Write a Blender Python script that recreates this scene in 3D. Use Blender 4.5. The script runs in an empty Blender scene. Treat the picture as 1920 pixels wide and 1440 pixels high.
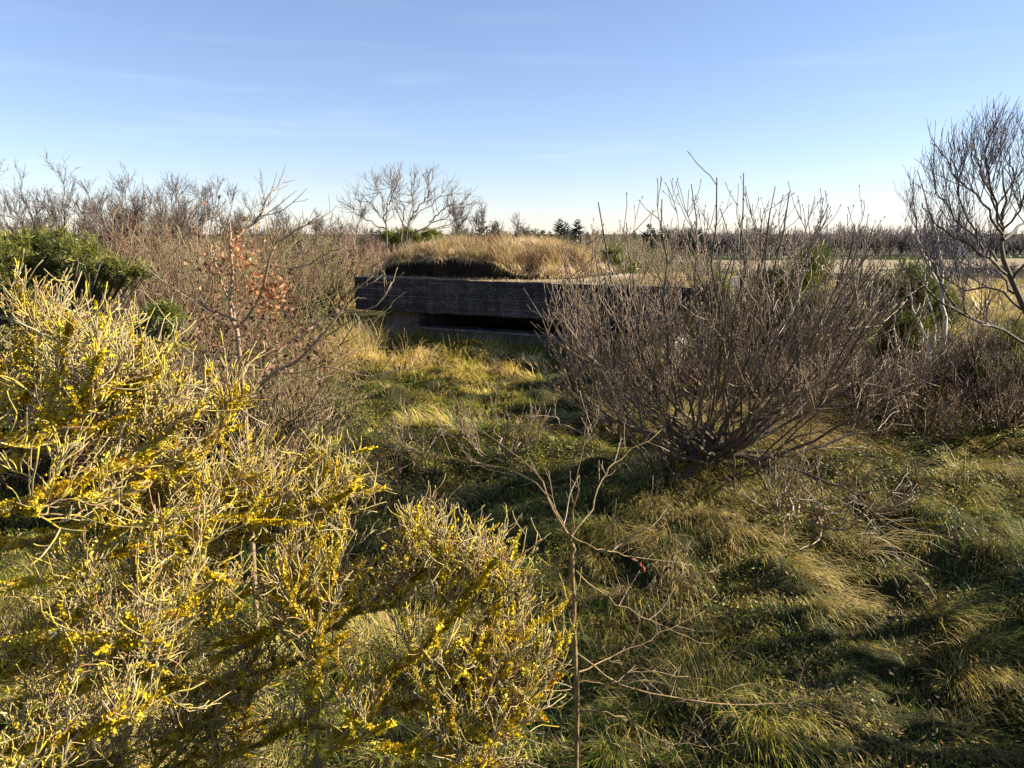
import bpy, math
import numpy as np
from math import radians

SC = bpy.context.scene
COL = SC.collection
RNG = np.random.default_rng(7)

# ------------------------------------------------------------------ camera
CAMZ = 4.0
F = 1420.0
PITCH = math.atan(282.0 / F)
cp, sp = math.cos(PITCH), math.sin(PITCH)
FW = np.array([0, cp, -sp]); UP = np.array([0, sp, cp]); RT = np.array([1.0, 0, 0])


def ray(px, py):
    return FW + (px - 960) / F * RT + (720 - py) / F * UP


def P(px, py, y):
    """point seen at picture position px,py whose world distance in front is y"""
    d = ray(px, py)
    return np.array([0, 0, CAMZ]) + d * (y / d[1])


# ------------------------------------------------------------------ noise and terrain
_T = np.random.default_rng(3).random((256, 256))


def vnoise(x, y):
    x = np.asarray(x, float); y = np.asarray(y, float)
    xi = np.floor(x).astype(int); yi = np.floor(y).astype(int)
    fx = x - xi; fy = y - yi
    fx = fx * fx * (3 - 2 * fx); fy = fy * fy * (3 - 2 * fy)
    a = _T[xi & 255, yi & 255]; b = _T[(xi + 1) & 255, yi & 255]
    c = _T[xi & 255, (yi + 1) & 255]; d = _T[(xi + 1) & 255, (yi + 1) & 255]
    return (a * (1 - fx) + b * fx) * (1 - fy) + (c * (1 - fx) + d * fx) * fy


def fbm(x, y, o=3):
    s = 0; a = 1; t = 0
    for k in range(o):
        s = s + a * vnoise(x * 2 ** k + 17 * k, y * 2 ** k - 9 * k); t += a; a *= .5
    return s / t


def sstep(a, b, x):
    t = np.clip((np.asarray(x, float) - a) / (b - a), 0, 1)
    return t * t * (3 - 2 * t)


HY = [-60, -1, .8, 1.8, 2.8, 4, 5, 7, 10, 14, 17, 25, 45, 80, 130, 260, 700, 1500, 6000]
HZ = [2.0, 2.3, 2.2, 1.2, .45, .2, .3, .50, .80, 1.10, 1.33, 1.5, 1.0, -.6, -2.5, -3.0, -3.0, -2, -1]


def height(x, y):
    x = np.asarray(x, float); y = np.asarray(y, float)
    z = np.interp(y, HY, HZ)
    near = 1 - sstep(14, 30, y)
    z = z + near * .07 * np.clip(x - 1.0, 0, 9) * sstep(2, 5, y)
    z = z + near * .10 * np.clip(-x - 3.5, 0, 6) * sstep(5, 9, y)
    nb = sstep(1.5, 3.5, y) * (1 - sstep(60, 120, y))
    z = z + nb * (.40 * (fbm(x * .9 + 5, y * .9) - .5) + .40 * (fbm(x * 1.9, y * 2.6 + 3, 2) - .5))
    z = z + .38 * np.exp(-((x - 2.7) ** 2 + (y - 9.6) ** 2) / 3.2) + .22 * np.exp(-((x - 1.2) ** 2 + (y - 7.4) ** 2) / 1.6)
    z = z + sstep(25, 70, y) * 1.2 * (fbm(x * .04, y * .04) - .5)
    return z


def G(px, py):
    """point of the ground seen at px,py"""
    d = ray(px, py); o = np.array([0, 0, CAMZ])
    t = 1.0
    while t < 900:
        p = o + d * t
        if p[2] <= height(p[0], p[1]):
            return p
        t *= 1.003
    return o + d * t


# ------------------------------------------------------------------ mesh building
def nrm(v):
    return v / np.maximum(np.linalg.norm(v, axis=-1, keepdims=True), 1e-9)


class Mesh:
    def __init__(s):
        s.v = []; s.q = []; s.c = []; s.n = 0

    def add(s, v, q, c=None):
        v = np.asarray(v, float).reshape(-1, 3); q = np.asarray(q, int).reshape(-1, 4)
        s.v.append(v); s.q.append(q + s.n); s.n += len(v)
        if c is None: c = np.ones((len(v), 3))
        c = np.asarray(c, float)
        if c.ndim == 1: c = np.tile(c, (len(v), 1))
        s.c.append(c)

    def tubes(s, Pt, R, k=5, cap=True, c=None):
        """Pt (M,n,3) centre lines, R (M,n) radii"""
        Pt = np.asarray(Pt, float); R = np.asarray(R, float)
        M, n = Pt.shape[:2]
        if M == 0: return
        T = np.empty_like(Pt); T[:, 1:-1] = Pt[:, 2:] - Pt[:, :-2]; T[:, 0] = Pt[:, 1] - Pt[:, 0]; T[:, -1] = Pt[:, -1] - Pt[:, -2]
        T = nrm(T)
        ch = nrm(Pt[:, -1] - Pt[:, 0])
        ref = np.where(np.abs(ch[:, 2:3]) > .7, np.array([[1., .2, 0]]), np.array([[0, .1, 1.]]))
        ref = nrm(ref - (ref * ch).sum(-1, keepdims=True) * ch)[:, None, :]
        N = nrm(ref - (ref * T).sum(-1, keepdims=True) * T)
        B = np.cross(T, N)
        if cap:
            Pt = np.concatenate([Pt, Pt[:, -1:] + T[:, -1:] * R[:, -1:, None] * .6], 1)
            R = np.concatenate([R, R[:, -1:] * .15], 1)
            N = np.concatenate([N, N[:, -1:]], 1); B = np.concatenate([B, B[:, -1:]], 1); n += 1
        a = np.arange(k) * 2 * math.pi / k
        V = Pt[:, :, None] + R[:, :, None, None] * (np.cos(a)[None, None, :, None] * N[:, :, None] + np.sin(a)[None, None, :, None] * B[:, :, None])
        i = np.arange(n - 1)[:, None]; j = np.arange(k)[None]
        q = np.stack([i * k + j, i * k + (j + 1) % k, (i + 1) * k + (j + 1) % k, (i + 1) * k + j], -1).reshape(-1, 4)
        Q = (np.arange(M) * n * k)[:, None, None] + q[None]
        cc = None
        if c is not None: cc = np.repeat(np.asarray(c), n * k, 0)
        s.add(V, Q, cc)

    def strips(s, C, W, c):
        """ribbons: centre lines C (M,n,3), half width vectors W (M,n,3), colours (M,3)"""
        M, n = C.shape[:2]
        V = np.stack([C - W, C + W], 2)
        i = np.arange(n - 1)
        q = np.stack([2 * i, 2 * i + 1, 2 * i + 3, 2 * i + 2], -1)
        Q = (np.arange(M) * 2 * n)[:, None, None] + q[None]
        s.add(V, Q, np.repeat(c, 2 * n, 0))

    def flakes(s, C, A, B, c, bend=.3):
        """small bent leaves: centres C, half axes A and B"""
        M = len(C)
        Nn = np.cross(A, B); Nn = nrm(Nn) * np.linalg.norm(A, axis=-1, keepdims=True) * bend
        V = np.stack([C - A, C - B * .9 + Nn, C + A, C + B * .9 + Nn], 1)
        Q = np.arange(M)[:, None] * 4 + np.arange(4)[None]
        s.add(V, Q, np.repeat(c, 4, 0))

    def build(s, name, mat, parent=None, smooth=True):
        v = np.concatenate(s.v).astype(np.float32); q = np.concatenate(s.q).astype(np.int32); c = np.concatenate(s.c)
        off = np.zeros(3)
        if parent is not None: off = np.array(parent.location)
        me = bpy.data.meshes.new(name)
        me.vertices.add(len(v)); me.vertices.foreach_set('co', (v - off.astype(np.float32)).ravel())
        me.loops.add(q.size); me.loops.foreach_set('vertex_index', q.ravel())
        me.polygons.add(len(q)); me.polygons.foreach_set('loop_start', np.arange(len(q), dtype=np.int32) * 4)
        me.update(calc_edges=True)
        me.polygons.foreach_set('use_smooth', np.full(len(q), smooth))
        at = me.color_attributes.new('col', 'FLOAT_COLOR', 'POINT')
        at.data.foreach_set('color', np.concatenate([c, np.ones((len(c), 1))], 1).astype(np.float32).ravel())
        me.materials.append(mat)
        o = bpy.data.objects.new(name, me); COL.objects.link(o)
        if parent is not None: o.parent = parent
        return o


def tag(o, label=None, cat=None, group=None, kind=None):
    if label: o['label'] = label
    if cat: o['category'] = cat
    if group: o['group'] = group
    if kind: o['kind'] = kind
    return o


def thing(name, loc, label, cat, group=None):
    o = bpy.data.objects.new(name, None); COL.objects.link(o); o.location = tuple(float(a) for a in loc)
    o.empty_display_size = .2
    return tag(o, label, cat, group)


def copy_thing(t, loc, rz, sc, label):
    r = t.copy(); COL.objects.link(r); r.location = tuple(float(a) for a in loc); r.rotation_euler = (0, 0, rz); r.scale = (sc, sc, sc); r['label'] = label
    for ch in list(t.children):
        c = ch.copy(); COL.objects.link(c); c.parent = r
    return r


# ------------------------------------------------------------------ growth
def spline(pts, n):
    """smooth curve through a few points -> n points"""
    p = np.asarray(pts, float)
    q = np.concatenate([[2 * p[0] - p[1]], p, [2 * p[-1] - p[-2]]])
    t = np.linspace(0, len(p) - 1, n); i = np.minimum(t.astype(int), len(p) - 2); f = (t - i)[:, None]
    a, b, c, d = q[i], q[i + 1], q[i + 2], q[i + 3]
    return .5 * (2 * b + (c - a) * f + (2 * a - 5 * b + 4 * c - d) * f ** 2 + (-a + 3 * b - 3 * c + d) * f ** 3)


def limb(pts, r0, r1, n=12, wob=.0, rng=RNG):
    c = spline(pts, n)
    if wob: c[1:] += rng.normal(0, wob, (n - 1, 3))
    r = np.linspace(r0, r1, n)
    return c[None], r[None]


def grow(Pt, R, per, ln, t=(.2, 1.), ang=(.8, .25), up=.3, step_up=.4, bias=(0, 0, 0), wob=.12, n=5, rr=.6, rk=.012, tip=.5, rmin=.0015, fade=.5, rng=RNG):
    """side shoots along every line of Pt; ln = (min,max) length"""
    M, m = Pt.shape[:2]
    seg = np.linalg.norm(np.diff(Pt, axis=1), axis=-1).sum(1)
    cnt = rng.poisson(per, M) if np.isscalar(per) else per
    cnt = np.maximum(cnt, 1) if np.isscalar(per) and per >= 2 else cnt
    ix = np.repeat(np.arange(M), cnt); K = len(ix)
    tt = rng.uniform(t[0], t[1], K)
    g = tt * (m - 1); i = np.minimum(g.astype(int), m - 2); f = (g - i)[:, None]
    p = Pt[ix, i] * (1 - f) + Pt[ix, i + 1] * f
    T = nrm(Pt[ix, i + 1] - Pt[ix, i])
    pr = R[ix, i] * (1 - f[:, 0]) + R[ix, i + 1] * f[:, 0]
    u = rng.normal(size=(K, 3)); u = nrm(u - (u * T).sum(-1, keepdims=True) * T)
    a = rng.normal(ang[0], ang[1], K)[:, None]
    d = nrm(np.cos(a) * T + np.sin(a) * u)
    d = nrm(d + np.array([0, 0, up]) + np.array(bias))
    L = rng.uniform(ln[0], ln[1], K) * (1 - fade * tt)
    out = np.empty((K, n, 3)); out[:, 0] = p
    for s in range(1, n):
        d = nrm(d + np.array([0, 0, step_up]) / (n - 1) + np.array(bias) * .5 / (n - 1) + rng.normal(0, wob, (K, 3)))
        out[:, s] = out[:, s - 1] + d * (L / (n - 1))[:, None]
    r0 = np.clip(np.minimum(pr * rr, L * rk * 1.6), rmin, None)
    rad = r0[:, None] * np.linspace(1, tip, n)[None]
    return out, np.maximum(rad, rmin * .8)


def pick(rng, cols, w, n, jit=.12):
    """n colours drawn from a palette"""
    cols = np.asarray(cols, float); w = np.asarray(w, float); w = w / w.sum()
    c = cols[rng.choice(len(cols), n, p=w)]
    return np.clip(c * (1 + rng.normal(0, jit, (n, 1))) * (1 + rng.normal(0, jit * .3, (n, 3))), .004, .95)


# ------------------------------------------------------------------ materials
def newmat(name):
    m = bpy.data.materials.new(name); m.use_nodes = True
    nt = m.node_tree; nt.nodes.clear()
    out = nt.nodes.new('ShaderNodeOutputMaterial')
    return m, nt, out


def ramp(nt, stops):
    r = nt.nodes.new('ShaderNodeValToRGB'); e = r.color_ramp.elements
    e[0].position, e[0].color = stops[0][0], (*stops[0][1], 1)
    e[1].position, e[1].color = stops[-1][0], (*stops[-1][1], 1)
    for p_, c_ in stops[1:-1]:
        x = e.new(p_); x.color = (*c_, 1)
    return r


def noise(nt, co, scale, detail=4, rough=.6, stretch=None):
    n = nt.nodes.new('ShaderNodeTexNoise'); n.inputs['Scale'].default_value = scale
    n.inputs['Detail'].default_value = detail; n.inputs['Roughness'].default_value = rough
    if stretch:
        mp = nt.nodes.new('ShaderNodeMapping'); mp.inputs['Scale'].default_value = stretch
        nt.links.new(co, mp.inputs[0]); co = mp.outputs[0]
    nt.links.new(co, n.inputs['Vector'])
    return n.outputs['Fac']


def mixcol(nt, fac, a, b, mode='MIX'):
    m = nt.nodes.new('ShaderNodeMix'); m.data_type = 'RGBA'; m.blend_type = mode
    for val, sock in ((fac, m.inputs[0]), (a, m.inputs[6]), (b, m.inputs[7])):
        if hasattr(val, 'links'): nt.links.new(val, sock)
        elif isinstance(val, (int, float)): sock.default_value = val
        else: sock.default_value = (*val, 1)
    return m.outputs[2]


def bark(name, a, b, scale=30, rough=.75, patch=None, pscale=9, plo=.5, phi=.6, bump=.4, spec=.3, attr=False):
    m, nt, out = newmat(name)
    co = nt.nodes.new('ShaderNodeTexCoord').outputs['Object']
    n1 = noise(nt, co, scale)
    r = ramp(nt, [(.3, a), (.7, b)]); nt.links.new(n1, r.inputs[0]); c = r.outputs[0]
    if attr:
        at = nt.nodes.new('ShaderNodeAttribute'); at.attribute_name = 'col'
        c = mixcol(nt, 1.0, c, at.outputs['Color'], 'MULTIPLY')
    if patch:
        n2 = noise(nt, co, pscale, 5, .65)
        r2 = ramp(nt, [(plo, (0, 0, 0)), (phi, (1, 1, 1))]); nt.links.new(n2, r2.inputs[0])
        n3 = noise(nt, co, pscale * 6, 2)
        rp = ramp(nt, [(.35, patch[0]), (.65, patch[1])]); nt.links.new(n3, rp.inputs[0])
        c = mixcol(nt, r2.outputs[0], c, rp.outputs[0])
    b_ = nt.nodes.new('ShaderNodeBsdfPrincipled')
    nt.links.new(c, b_.inputs['Base Color']); b_.inputs['Roughness'].default_value = rough
    b_.inputs['Specular IOR Level'].default_value = spec
    bp = nt.nodes.new('ShaderNodeBump'); bp.inputs['Strength'].default_value = bump; bp.inputs['Distance'].default_value = .004
    nt.links.new(noise(nt, co, scale * 4, 3), bp.inputs['Height']); nt.links.new(bp.outputs[0], b_.inputs['Normal'])
    nt.links.new(b_.outputs[0], out.inputs[0])
    return m


def leafmat(name, trans=.3, rough=.55, spec=.3, tint=(1, 1, 1)):
    """blades and leaves: colour from the mesh, some light let through"""
    m, nt, out = newmat(name)
    at = nt.nodes.new('ShaderNodeAttribute'); at.attribute_name = 'col'
    c = at.outputs['Color']
    b_ = nt.nodes.new('ShaderNodeBsdfPrincipled'); nt.links.new(c, b_.inputs['Base Color'])
    b_.inputs['Roughness'].default_value = rough; b_.inputs['Specular IOR Level'].default_value = spec
    t = nt.nodes.new('ShaderNodeBsdfTranslucent'); nt.links.new(c, t.inputs[0])
    mx = nt.nodes.new('ShaderNodeMixShader'); mx.inputs[0].default_value = trans
    nt.links.new(b_.outputs[0], mx.inputs[1]); nt.links.new(t.outputs[0], mx.inputs[2])
    nt.links.new(mx.outputs[0], out.inputs[0])
    return m


def soilmat(name, stops, scale=3, bump=.6, bscale=40, rough=.95):
    m, nt, out = newmat(name)
    co = nt.nodes.new('ShaderNodeTexCoord').outputs['Object']
    r = ramp(nt, stops); nt.links.new(noise(nt, co, scale, 8, .65), r.inputs[0])
    b_ = nt.nodes.new('ShaderNodeBsdfPrincipled'); nt.links.new(r.outputs[0], b_.inputs['Base Color'])
    b_.inputs['Roughness'].default_value = rough; b_.inputs['Specular IOR Level'].default_value = .15
    bp = nt.nodes.new('ShaderNodeBump'); bp.inputs['Strength'].default_value = bump; bp.inputs['Distance'].default_value = .03
    nt.links.new(noise(nt, co, bscale, 5, .7), bp.inputs['Height']); nt.links.new(bp.outputs[0], b_.inputs['Normal'])
    nt.links.new(b_.outputs[0], out.inputs[0])
    return m


LICH = ((.46, .33, .02), (.62, .48, .05))
M_ground = soilmat('ground', [(.3, (.022, .018, .008)), (.5, (.04, .04, .012)), (.7, (.07, .05, .022))], 5, 1.0, 60)
M_field = soilmat('field', [(.3, (.20, .15, .085)), (.7, (.28, .22, .125))], .05, .2, 2)
M_grass = leafmat('grass_blades', .16, .5, .3)
M_dry = leafmat('dry_grass_blades', .25, .5, .35)
M_needle = leafmat('needles', .2, .45, .4)
M_leaf = leafmat('dead_leaves', .35, .6, .3)
M_lichen = leafmat('lichen', .12, .9, .1)
M_elder = bark('lichen_bark', (.20, .16, .08), (.49, .41, .24), 35, patch=LICH, pscale=13, plo=.53, phi=.59, attr=True)
M_elderbough = bark('lichen_bough_bark', (.07, .06, .035), (.2, .17, .11), 25, patch=LICH, pscale=8, plo=.45, phi=.55)
M_red = bark('red_brown_bark', (.12, .078, .04), (.37, .26, .15), 40, rough=.5, spec=.5, attr=True)
M_dark = bark('dark_bark', (.045, .033, .024), (.12, .09, .06), 25, patch=((.11, .1, .04), (.22, .19, .1)), pscale=7, plo=.55, phi=.65, attr=True)
M_birch = bark('pale_bark', (.28, .24, .18), (.62, .56, .46), 14, attr=True)
M_purple = bark('purple_grey_bark', (.07, .052, .058), (.16, .12, .125), 30, rough=.55, spec=.45, attr=True)
M_scrub = bark('scrub_bark', (.75, .75, .75), (1, 1, 1), 6, attr=True, bump=.1)
M_far = bark('far_bark', (.8, .8, .8), (1, 1, 1), .5, attr=True, bump=.05)
M_soil = soilmat('peat_soil', [(.3, (.016, .011, .008)), (.7, (.045, .03, .02))], 6)


def concrete(name, stops, lines):
    m, nt, out = newmat(name)
    co = nt.nodes.new('ShaderNodeTexCoord').outputs['Object']
    r = ramp(nt, stops); nt.links.new(noise(nt, co, 2.6, 8, .7, (1, 1, 2.5)), r.inputs[0])
    c = r.outputs[0]
    n2 = noise(nt, co, 38, 6, .75)
    r2 = ramp(nt, [(.56, (0, 0, 0)), (.62, (1, 1, 1))]); nt.links.new(n2, r2.inputs[0])
    c = mixcol(nt, r2.outputs[0], c, (.26, .24, .21)) if lines else c
    st_ = ramp(nt, [(.3, (.45, .45, .47)), (.5, (1, 1, 1)), (.72, (1.75, 1.6, 1.4))]); nt.links.new(noise(nt, co, 1.0, 6, .7, (5, 5, .5)), st_.inputs[0])   # run-off streaks
    c = mixcol(nt, 1.0, c, st_.outputs[0], 'MULTIPLY')
    bd = ramp(nt, [(.35, (.7, .7, .7)), (.65, (1.3, 1.3, 1.3))]); nt.links.new(noise(nt, co, 1.0, 1, .5, (.25, .25, 6)), bd.inputs[0])   # boards of different tone
    c = mixcol(nt, .8 if lines else 0.0, c, mixcol(nt, 1.0, c, bd.outputs[0], 'MULTIPLY'))
    b_ = nt.nodes.new('ShaderNodeBsdfPrincipled'); nt.links.new(c, b_.inputs['Base Color'])
    b_.inputs['Roughness'].default_value = .92; b_.inputs['Specular IOR Level'].default_value = .2
    bp = nt.nodes.new('ShaderNodeBump'); bp.inputs['Strength'].default_value = .9; bp.inputs['Distance'].default_value = .02
    nt.links.new(noise(nt, co, 22, 8, .8, (.6, .6, 1.5)), bp.inputs['Height']); nt.links.new(bp.outputs[0], b_.inputs['Normal'])
    nt.links.new(b_.outputs[0], out.inputs[0])
    return m


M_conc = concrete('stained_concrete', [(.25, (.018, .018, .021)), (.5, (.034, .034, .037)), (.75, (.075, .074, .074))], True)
M_wall = concrete('wall_concrete', [(.3, (.11, .11, .105)), (.7, (.26, .25, .235))], False)
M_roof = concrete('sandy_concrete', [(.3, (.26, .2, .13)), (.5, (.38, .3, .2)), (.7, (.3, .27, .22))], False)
M_seam = concrete('seam_lime', [(.3, (.1, .1, .1)), (.7, (.3, .29, .27))], False)

# ------------------------------------------------------------------ ground
def lines(lo, hi, fine_lo, fine_hi, st, g=1.18):
    a = list(np.arange(fine_lo, fine_hi, st)); s = st; b = []
    x = fine_hi
    while x < hi: b.append(x); s *= g; x += s
    b.append(hi); s = st; c = []; x = fine_lo - st
    while x > lo: c.append(x); s *= g; x -= s
    c.append(lo)
    return np.array(c[::-1] + a + b)


gx = lines(-6000, 6000, -11, 11, .085); gy = lines(-60, 6000, 1.2, 20, .085)
XX, YY = np.meshgrid(gx, gy)
ZZ = height(XX, YY)
g = Mesh(); nx, ny = len(gx), len(gy)
i, j = np.meshgrid(np.arange(nx - 1), np.arange(ny - 1))
b0 = (j * nx + i).ravel()
g.add(np.stack([XX, YY, ZZ], -1), np.stack([b0, b0 + 1, b0 + nx + 1, b0 + nx], -1))
tag(g.build('ground', M_ground), kind='structure')

# the ploughed field far right
fy = np.linspace(118, 205, 14); fx = np.linspace(10, 190, 40)
FX, FY = np.meshgrid(fx, fy)
FX = FX + (FY - 118) * .2
g = Mesh(); nx = 40
i, j = np.meshgrid(np.arange(nx - 1), np.arange(13)); b0 = (j * nx + i).ravel()
g.add(np.stack([FX, FY, height(FX, FY) + .15], -1), np.stack([b0, b0 + 1, b0 + nx + 1, b0 + nx], -1))
tag(g.build('field', M_field), kind='structure')

# ------------------------------------------------------------------ bunker
BL = P(664, 519, 19.0)                      # top corner, front left
BU = np.array([1, -.5, 0]) / math.hypot(1, .5)   # along the front
BV = np.array([.5, 1, 0]) / math.hypot(1, .5)    # into the depth
BLEN, BDEP, BTH = 8.5, 4.7, .8
RZ = BL[2]


def B(u, v, z):
    return BL[None] * np.array([1, 1, 0]) + np.multiply.outer(u, BU) + np.multiply.outer(v, BV) + np.multiply.outer(z, [0, 0, 1.])


def bpt(u, v, z):
    return np.array([BL[0], BL[1], 0]) + BU * u + BV * v + np.array([0, 0, z])


def in_bunker(x, y, m=.1):
    dx = x - BL[0]; dy = y - BL[1]
    u = dx * BU[0] + dy * BU[1]; v = dx * BV[0] + dy * BV[1]
    return (u > .2 - m) & (u < BLEN + m) & (v > .25 - m) & (v < BDEP + m)


BOXQ = [[0, 3, 2, 1], [4, 5, 6, 7], [0, 1, 5, 4], [1, 2, 6, 5], [2, 3, 7, 6], [3, 0, 4, 7]]


def bbox(m, u0, u1, v0, v1, z0, z1):
    m.add([bpt(u, v, z) for z in (z0, z1) for u, v in ((u0, v0), (u1, v0), (u1, v1), (u0, v1))], BOXQ)


bk = thing('concrete_bunker', bpt(BLEN / 2, 2.3, 1.4), 'dark stained concrete bunker with a thick overhanging roof slab and a long dark slit', 'bunker')
# slab: front of board-marked courses, every vertex a little off
m = Mesh()
zs = []
edges = [RZ, RZ - .1, RZ - .27, RZ - .43, RZ - .47, RZ - .64, RZ - BTH]
rb = np.random.default_rng(5)
nu = 90; us = np.linspace(0, BLEN, nu)
rows = [(RZ + .0, BDEP, 0), (RZ + .0, .5, 0)]
prof = []
for k in range(6):
    o = [0, .012, .004, .016, .0, .01][k]
    prof += [(edges[k] - .004, o), (edges[k + 1] + .004, o)]
V = []
for z, v in [(RZ - .01, BDEP - .0), (RZ + .012, BDEP * .66), (RZ + .015, BDEP * .33), (RZ, .06), (RZ - .012, .012)] + [(z, .0 + o) for z, o in prof] + [(RZ - BTH - .01, .03), (RZ - BTH, BDEP)]:
    zz = np.full(nu, z); vv = np.full(nu, v)
    if 0 < v < BDEP or v < .1:
        zz = zz + (fbm(us * 3 + z * 9, us * 0 + v * 3, 4) - .5) * .04
        vv = vv + (fbm(us * 3.3 + z * 31, us * 0 + z * 17, 4) - .5) * .035
    V.append(B(us, vv, zz))
V = np.array(V); nr = len(V)
i, j = np.meshgrid(np.arange(nu - 1), np.arange(nr - 1)); b0 = (j * nu + i).ravel()
m_top = Mesh(); m_fr = Mesh()
sel = j.ravel() < 4
q = np.stack([b0, b0 + nu, b0 + nu + 1, b0 + 1], -1)
m_fr.add(V, q[~sel])
m_top.add(V, q[sel])
# end faces of the slab
for e in (0, nu - 1):
    ring = V[:, e]
    c = ring.mean(0)
    for k in range(nr - 1):
        m_fr.add([ring[k], ring[k + 1], c, c], [[0, 1, 2, 3]])
    m_fr.add([ring[-1], ring[0], c, c], [[0, 1, 2, 3]])
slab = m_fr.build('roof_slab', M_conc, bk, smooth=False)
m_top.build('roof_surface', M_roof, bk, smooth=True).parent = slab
sm = Mesh()
for z, a, b in ((RZ - .43, .1, 5.2), (RZ - .27, .05, 1.1), (RZ - .64, 2.6, 6.5), (RZ - .1, 1.5, 3.4)):
    uu = np.linspace(a, b, 40); zz = z + (fbm(uu * 2, uu * 0 + z * 5) - .5) * .012
    sm.tubes(B(uu, uu * 0 + .005, zz)[None], (.004 + .005 * vnoise(uu * 6, uu * 0))[None], 4)
sm.build('board_seam', M_seam, bk).parent = slab
W = Mesh()
zb = .3; zt = RZ - BTH - .003; zs_ = zt - .45
bbox(W, .55, 1.55, .5, 4.3, zb, zt)                # left pier
bbox(W, 1.553, 7.55, .5, .85, zb, zs_)              # breast wall below the slit
bbox(W, 7.553, BLEN - .5, .5, 4.3, zb, zt)         # right pier
bbox(W, 1.553, 7.55, 4.0, 4.3, zb, zt)              # back wall
wall = W.build('wall', M_wall, bk, smooth=False)
W = Mesh(); bbox(W, 1.56, 7.54, .38, .92, zs_ + .002, zs_ + .05); W.build('sill', M_wall, bk, smooth=False).parent = wall

# ------------------------------------------------------------------ grass builder
def blades(m, root, head, L, el, curl, w, c, n=5, ground=True, lift=.008, zfun=height):
    """arched blades: head = compass heading, el = starting elevation, curl = total bend downwards"""
    K = len(root)
    C = np.empty((K, n, 3)); C[:, 0] = root
    e = el.copy()
    for s in range(1, n):
        d = np.stack([np.cos(head) * np.cos(e), np.sin(head) * np.cos(e), np.sin(e)], -1)
        C[:, s] = C[:, s - 1] + d * (L / (n - 1))[:, None]
        e = e - curl / (n - 1)
    if ground:
        for s in range(1, n):
            C[:, s, 2] = np.maximum(C[:, s, 2], zfun(C[:, s, 0], C[:, s, 1]) + lift * s)
    side = np.stack([-np.sin(head), np.cos(head), np.zeros(K)], -1)
    prof = np.array([1, 1, .85, .6, .15]) if n == 5 else np.linspace(1, .15, n)
    Wd = side[:, None] * (w[:, None] * .5 * prof[None])[..., None]
    m.strips(C, Wd, c)


STRAW = (.50, .36, .09); PALE = (.60, .46, .19); OLIVE = (.32, .26, .03); GREEN = (.11, .18, .012); MOSS = (.25, .25, .016); BROWN = (.15, .095, .04); RUST = (.24, .13, .045); DEEP = (.03, .06, .015)


def tussocks(m, rng, cx, cy, nb, Lr, w, spread=.13, pal=None):
    """tussock centres -> mop-headed clumps combed down the slope"""
    K = len(cx)
    e = .25
    sx = -(height(cx + e, cy) - height(cx - e, cy)) / (2 * e); sy = -(height(cx, cy + e) - height(cx, cy - e)) / (2 * e)
    fl = fbm(cx * .5 + 30, cy * .5, 2) * 6.28 * 1.3
    size = np.clip(rng.lognormal(-.1, .45, K), .4, 2.4)
    cnt = np.maximum((nb * size).astype(int), 5)
    ix = np.repeat(np.arange(K), cnt); N = len(ix)
    a = rng.uniform(0, 2 * math.pi, N); rr = np.sqrt(rng.random(N)) * spread * size[ix]
    ox = np.cos(a); oy = np.sin(a)
    x = cx[ix] + ox * rr; y = cy[ix] + oy * rr
    rgt = (.5 * sstep(.5, 3, cx))[ix]
    hx = ox * (.5 - .3 * rgt) + sx[ix] * 2.2 + rgt + .38 * np.cos(fl[ix]) + rng.normal(0, .22, N)
    hy = oy * .55 + sy[ix] * 2.6 - .32 + .38 * np.sin(fl[ix]) + rng.normal(0, .22, N)
    head = np.arctan2(hy, hx)
    L = rng.uniform(Lr[0], Lr[1], N) * size[ix] * (.45 + 1.0 * sstep(.35, .68, fbm(cx * .7 + 40, cy * .7 + 11, 3)))[ix]
    el = rng.uniform(.55, 1.35, N); curl = rng.uniform(.9, 2.2, N)
    root = np.stack([x, y, height(x, y) + .01], -1)
    # colour: dry and green patches
    dry = fbm(cx * .55 + 8, cy * .55 + 2, 3)[ix] + rng.normal(0, .16, N) + rng.normal(0, .1, K)[ix]
    dry = dry + pal(cx, cy)[ix]
    cs = np.array([DEEP, GREEN, MOSS, OLIVE, STRAW, PALE]); st = np.array([.18, .32, .42, .5, .62, .78])
    col = np.stack([np.interp(dry, st, cs[:, k]) for k in range(3)], -1)
    br = rng.random(N) < .10 + .45 * sstep(.55, .7, fbm(cx * .6 + 71, cy * .6 + 5, 3))[ix]
    col[br] = np.array(BROWN) * rng.uniform(.6, 1.8, (br.sum(), 1))
    col *= rng.uniform(.75, 1.3, (N, 1)) * (1 + .35 * sstep(9, 13, cy)[ix, None])  # blade colour also brightened from mid-slope to the bunker, imitating stronger sun there
    blades(m, root, head, L, el, curl, np.full(N, w) * rng.uniform(.7, 1.3, N), col)


def dryness(x, y):
    """greener low on the right, drier left of the bunker and by the bush"""
    d = -.02 * np.ones_like(x)
    d = d - .12 * sstep(1, 4, x) * (1 - sstep(6, 9, y)) + .10 * sstep(1.5, 3, x) * sstep(7, 10, y)
    d = d + .10 * sstep(2, 6, -x) + .12 * sstep(18, 24, y) + .09 * sstep(11, 14, y)
    return d


def scatter(rng, y0, y1, dens):
    a = .72 * (y1 * y1 - y0 * y0) + 2.4 * (y1 - y0)
    n = int(a * dens)
    y = rng.uniform(y0, y1, n * 3); k = rng.random(n * 3) < (1.44 * y + 2.4) / (1.44 * y1 + 2.4)
    y = y[k][:n]; x = rng.uniform(-1, 1, len(y)) * (.72 * y + 1.2)
    k = ~in_bunker(x, y, .0)
    return x[k], y[k]


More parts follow.
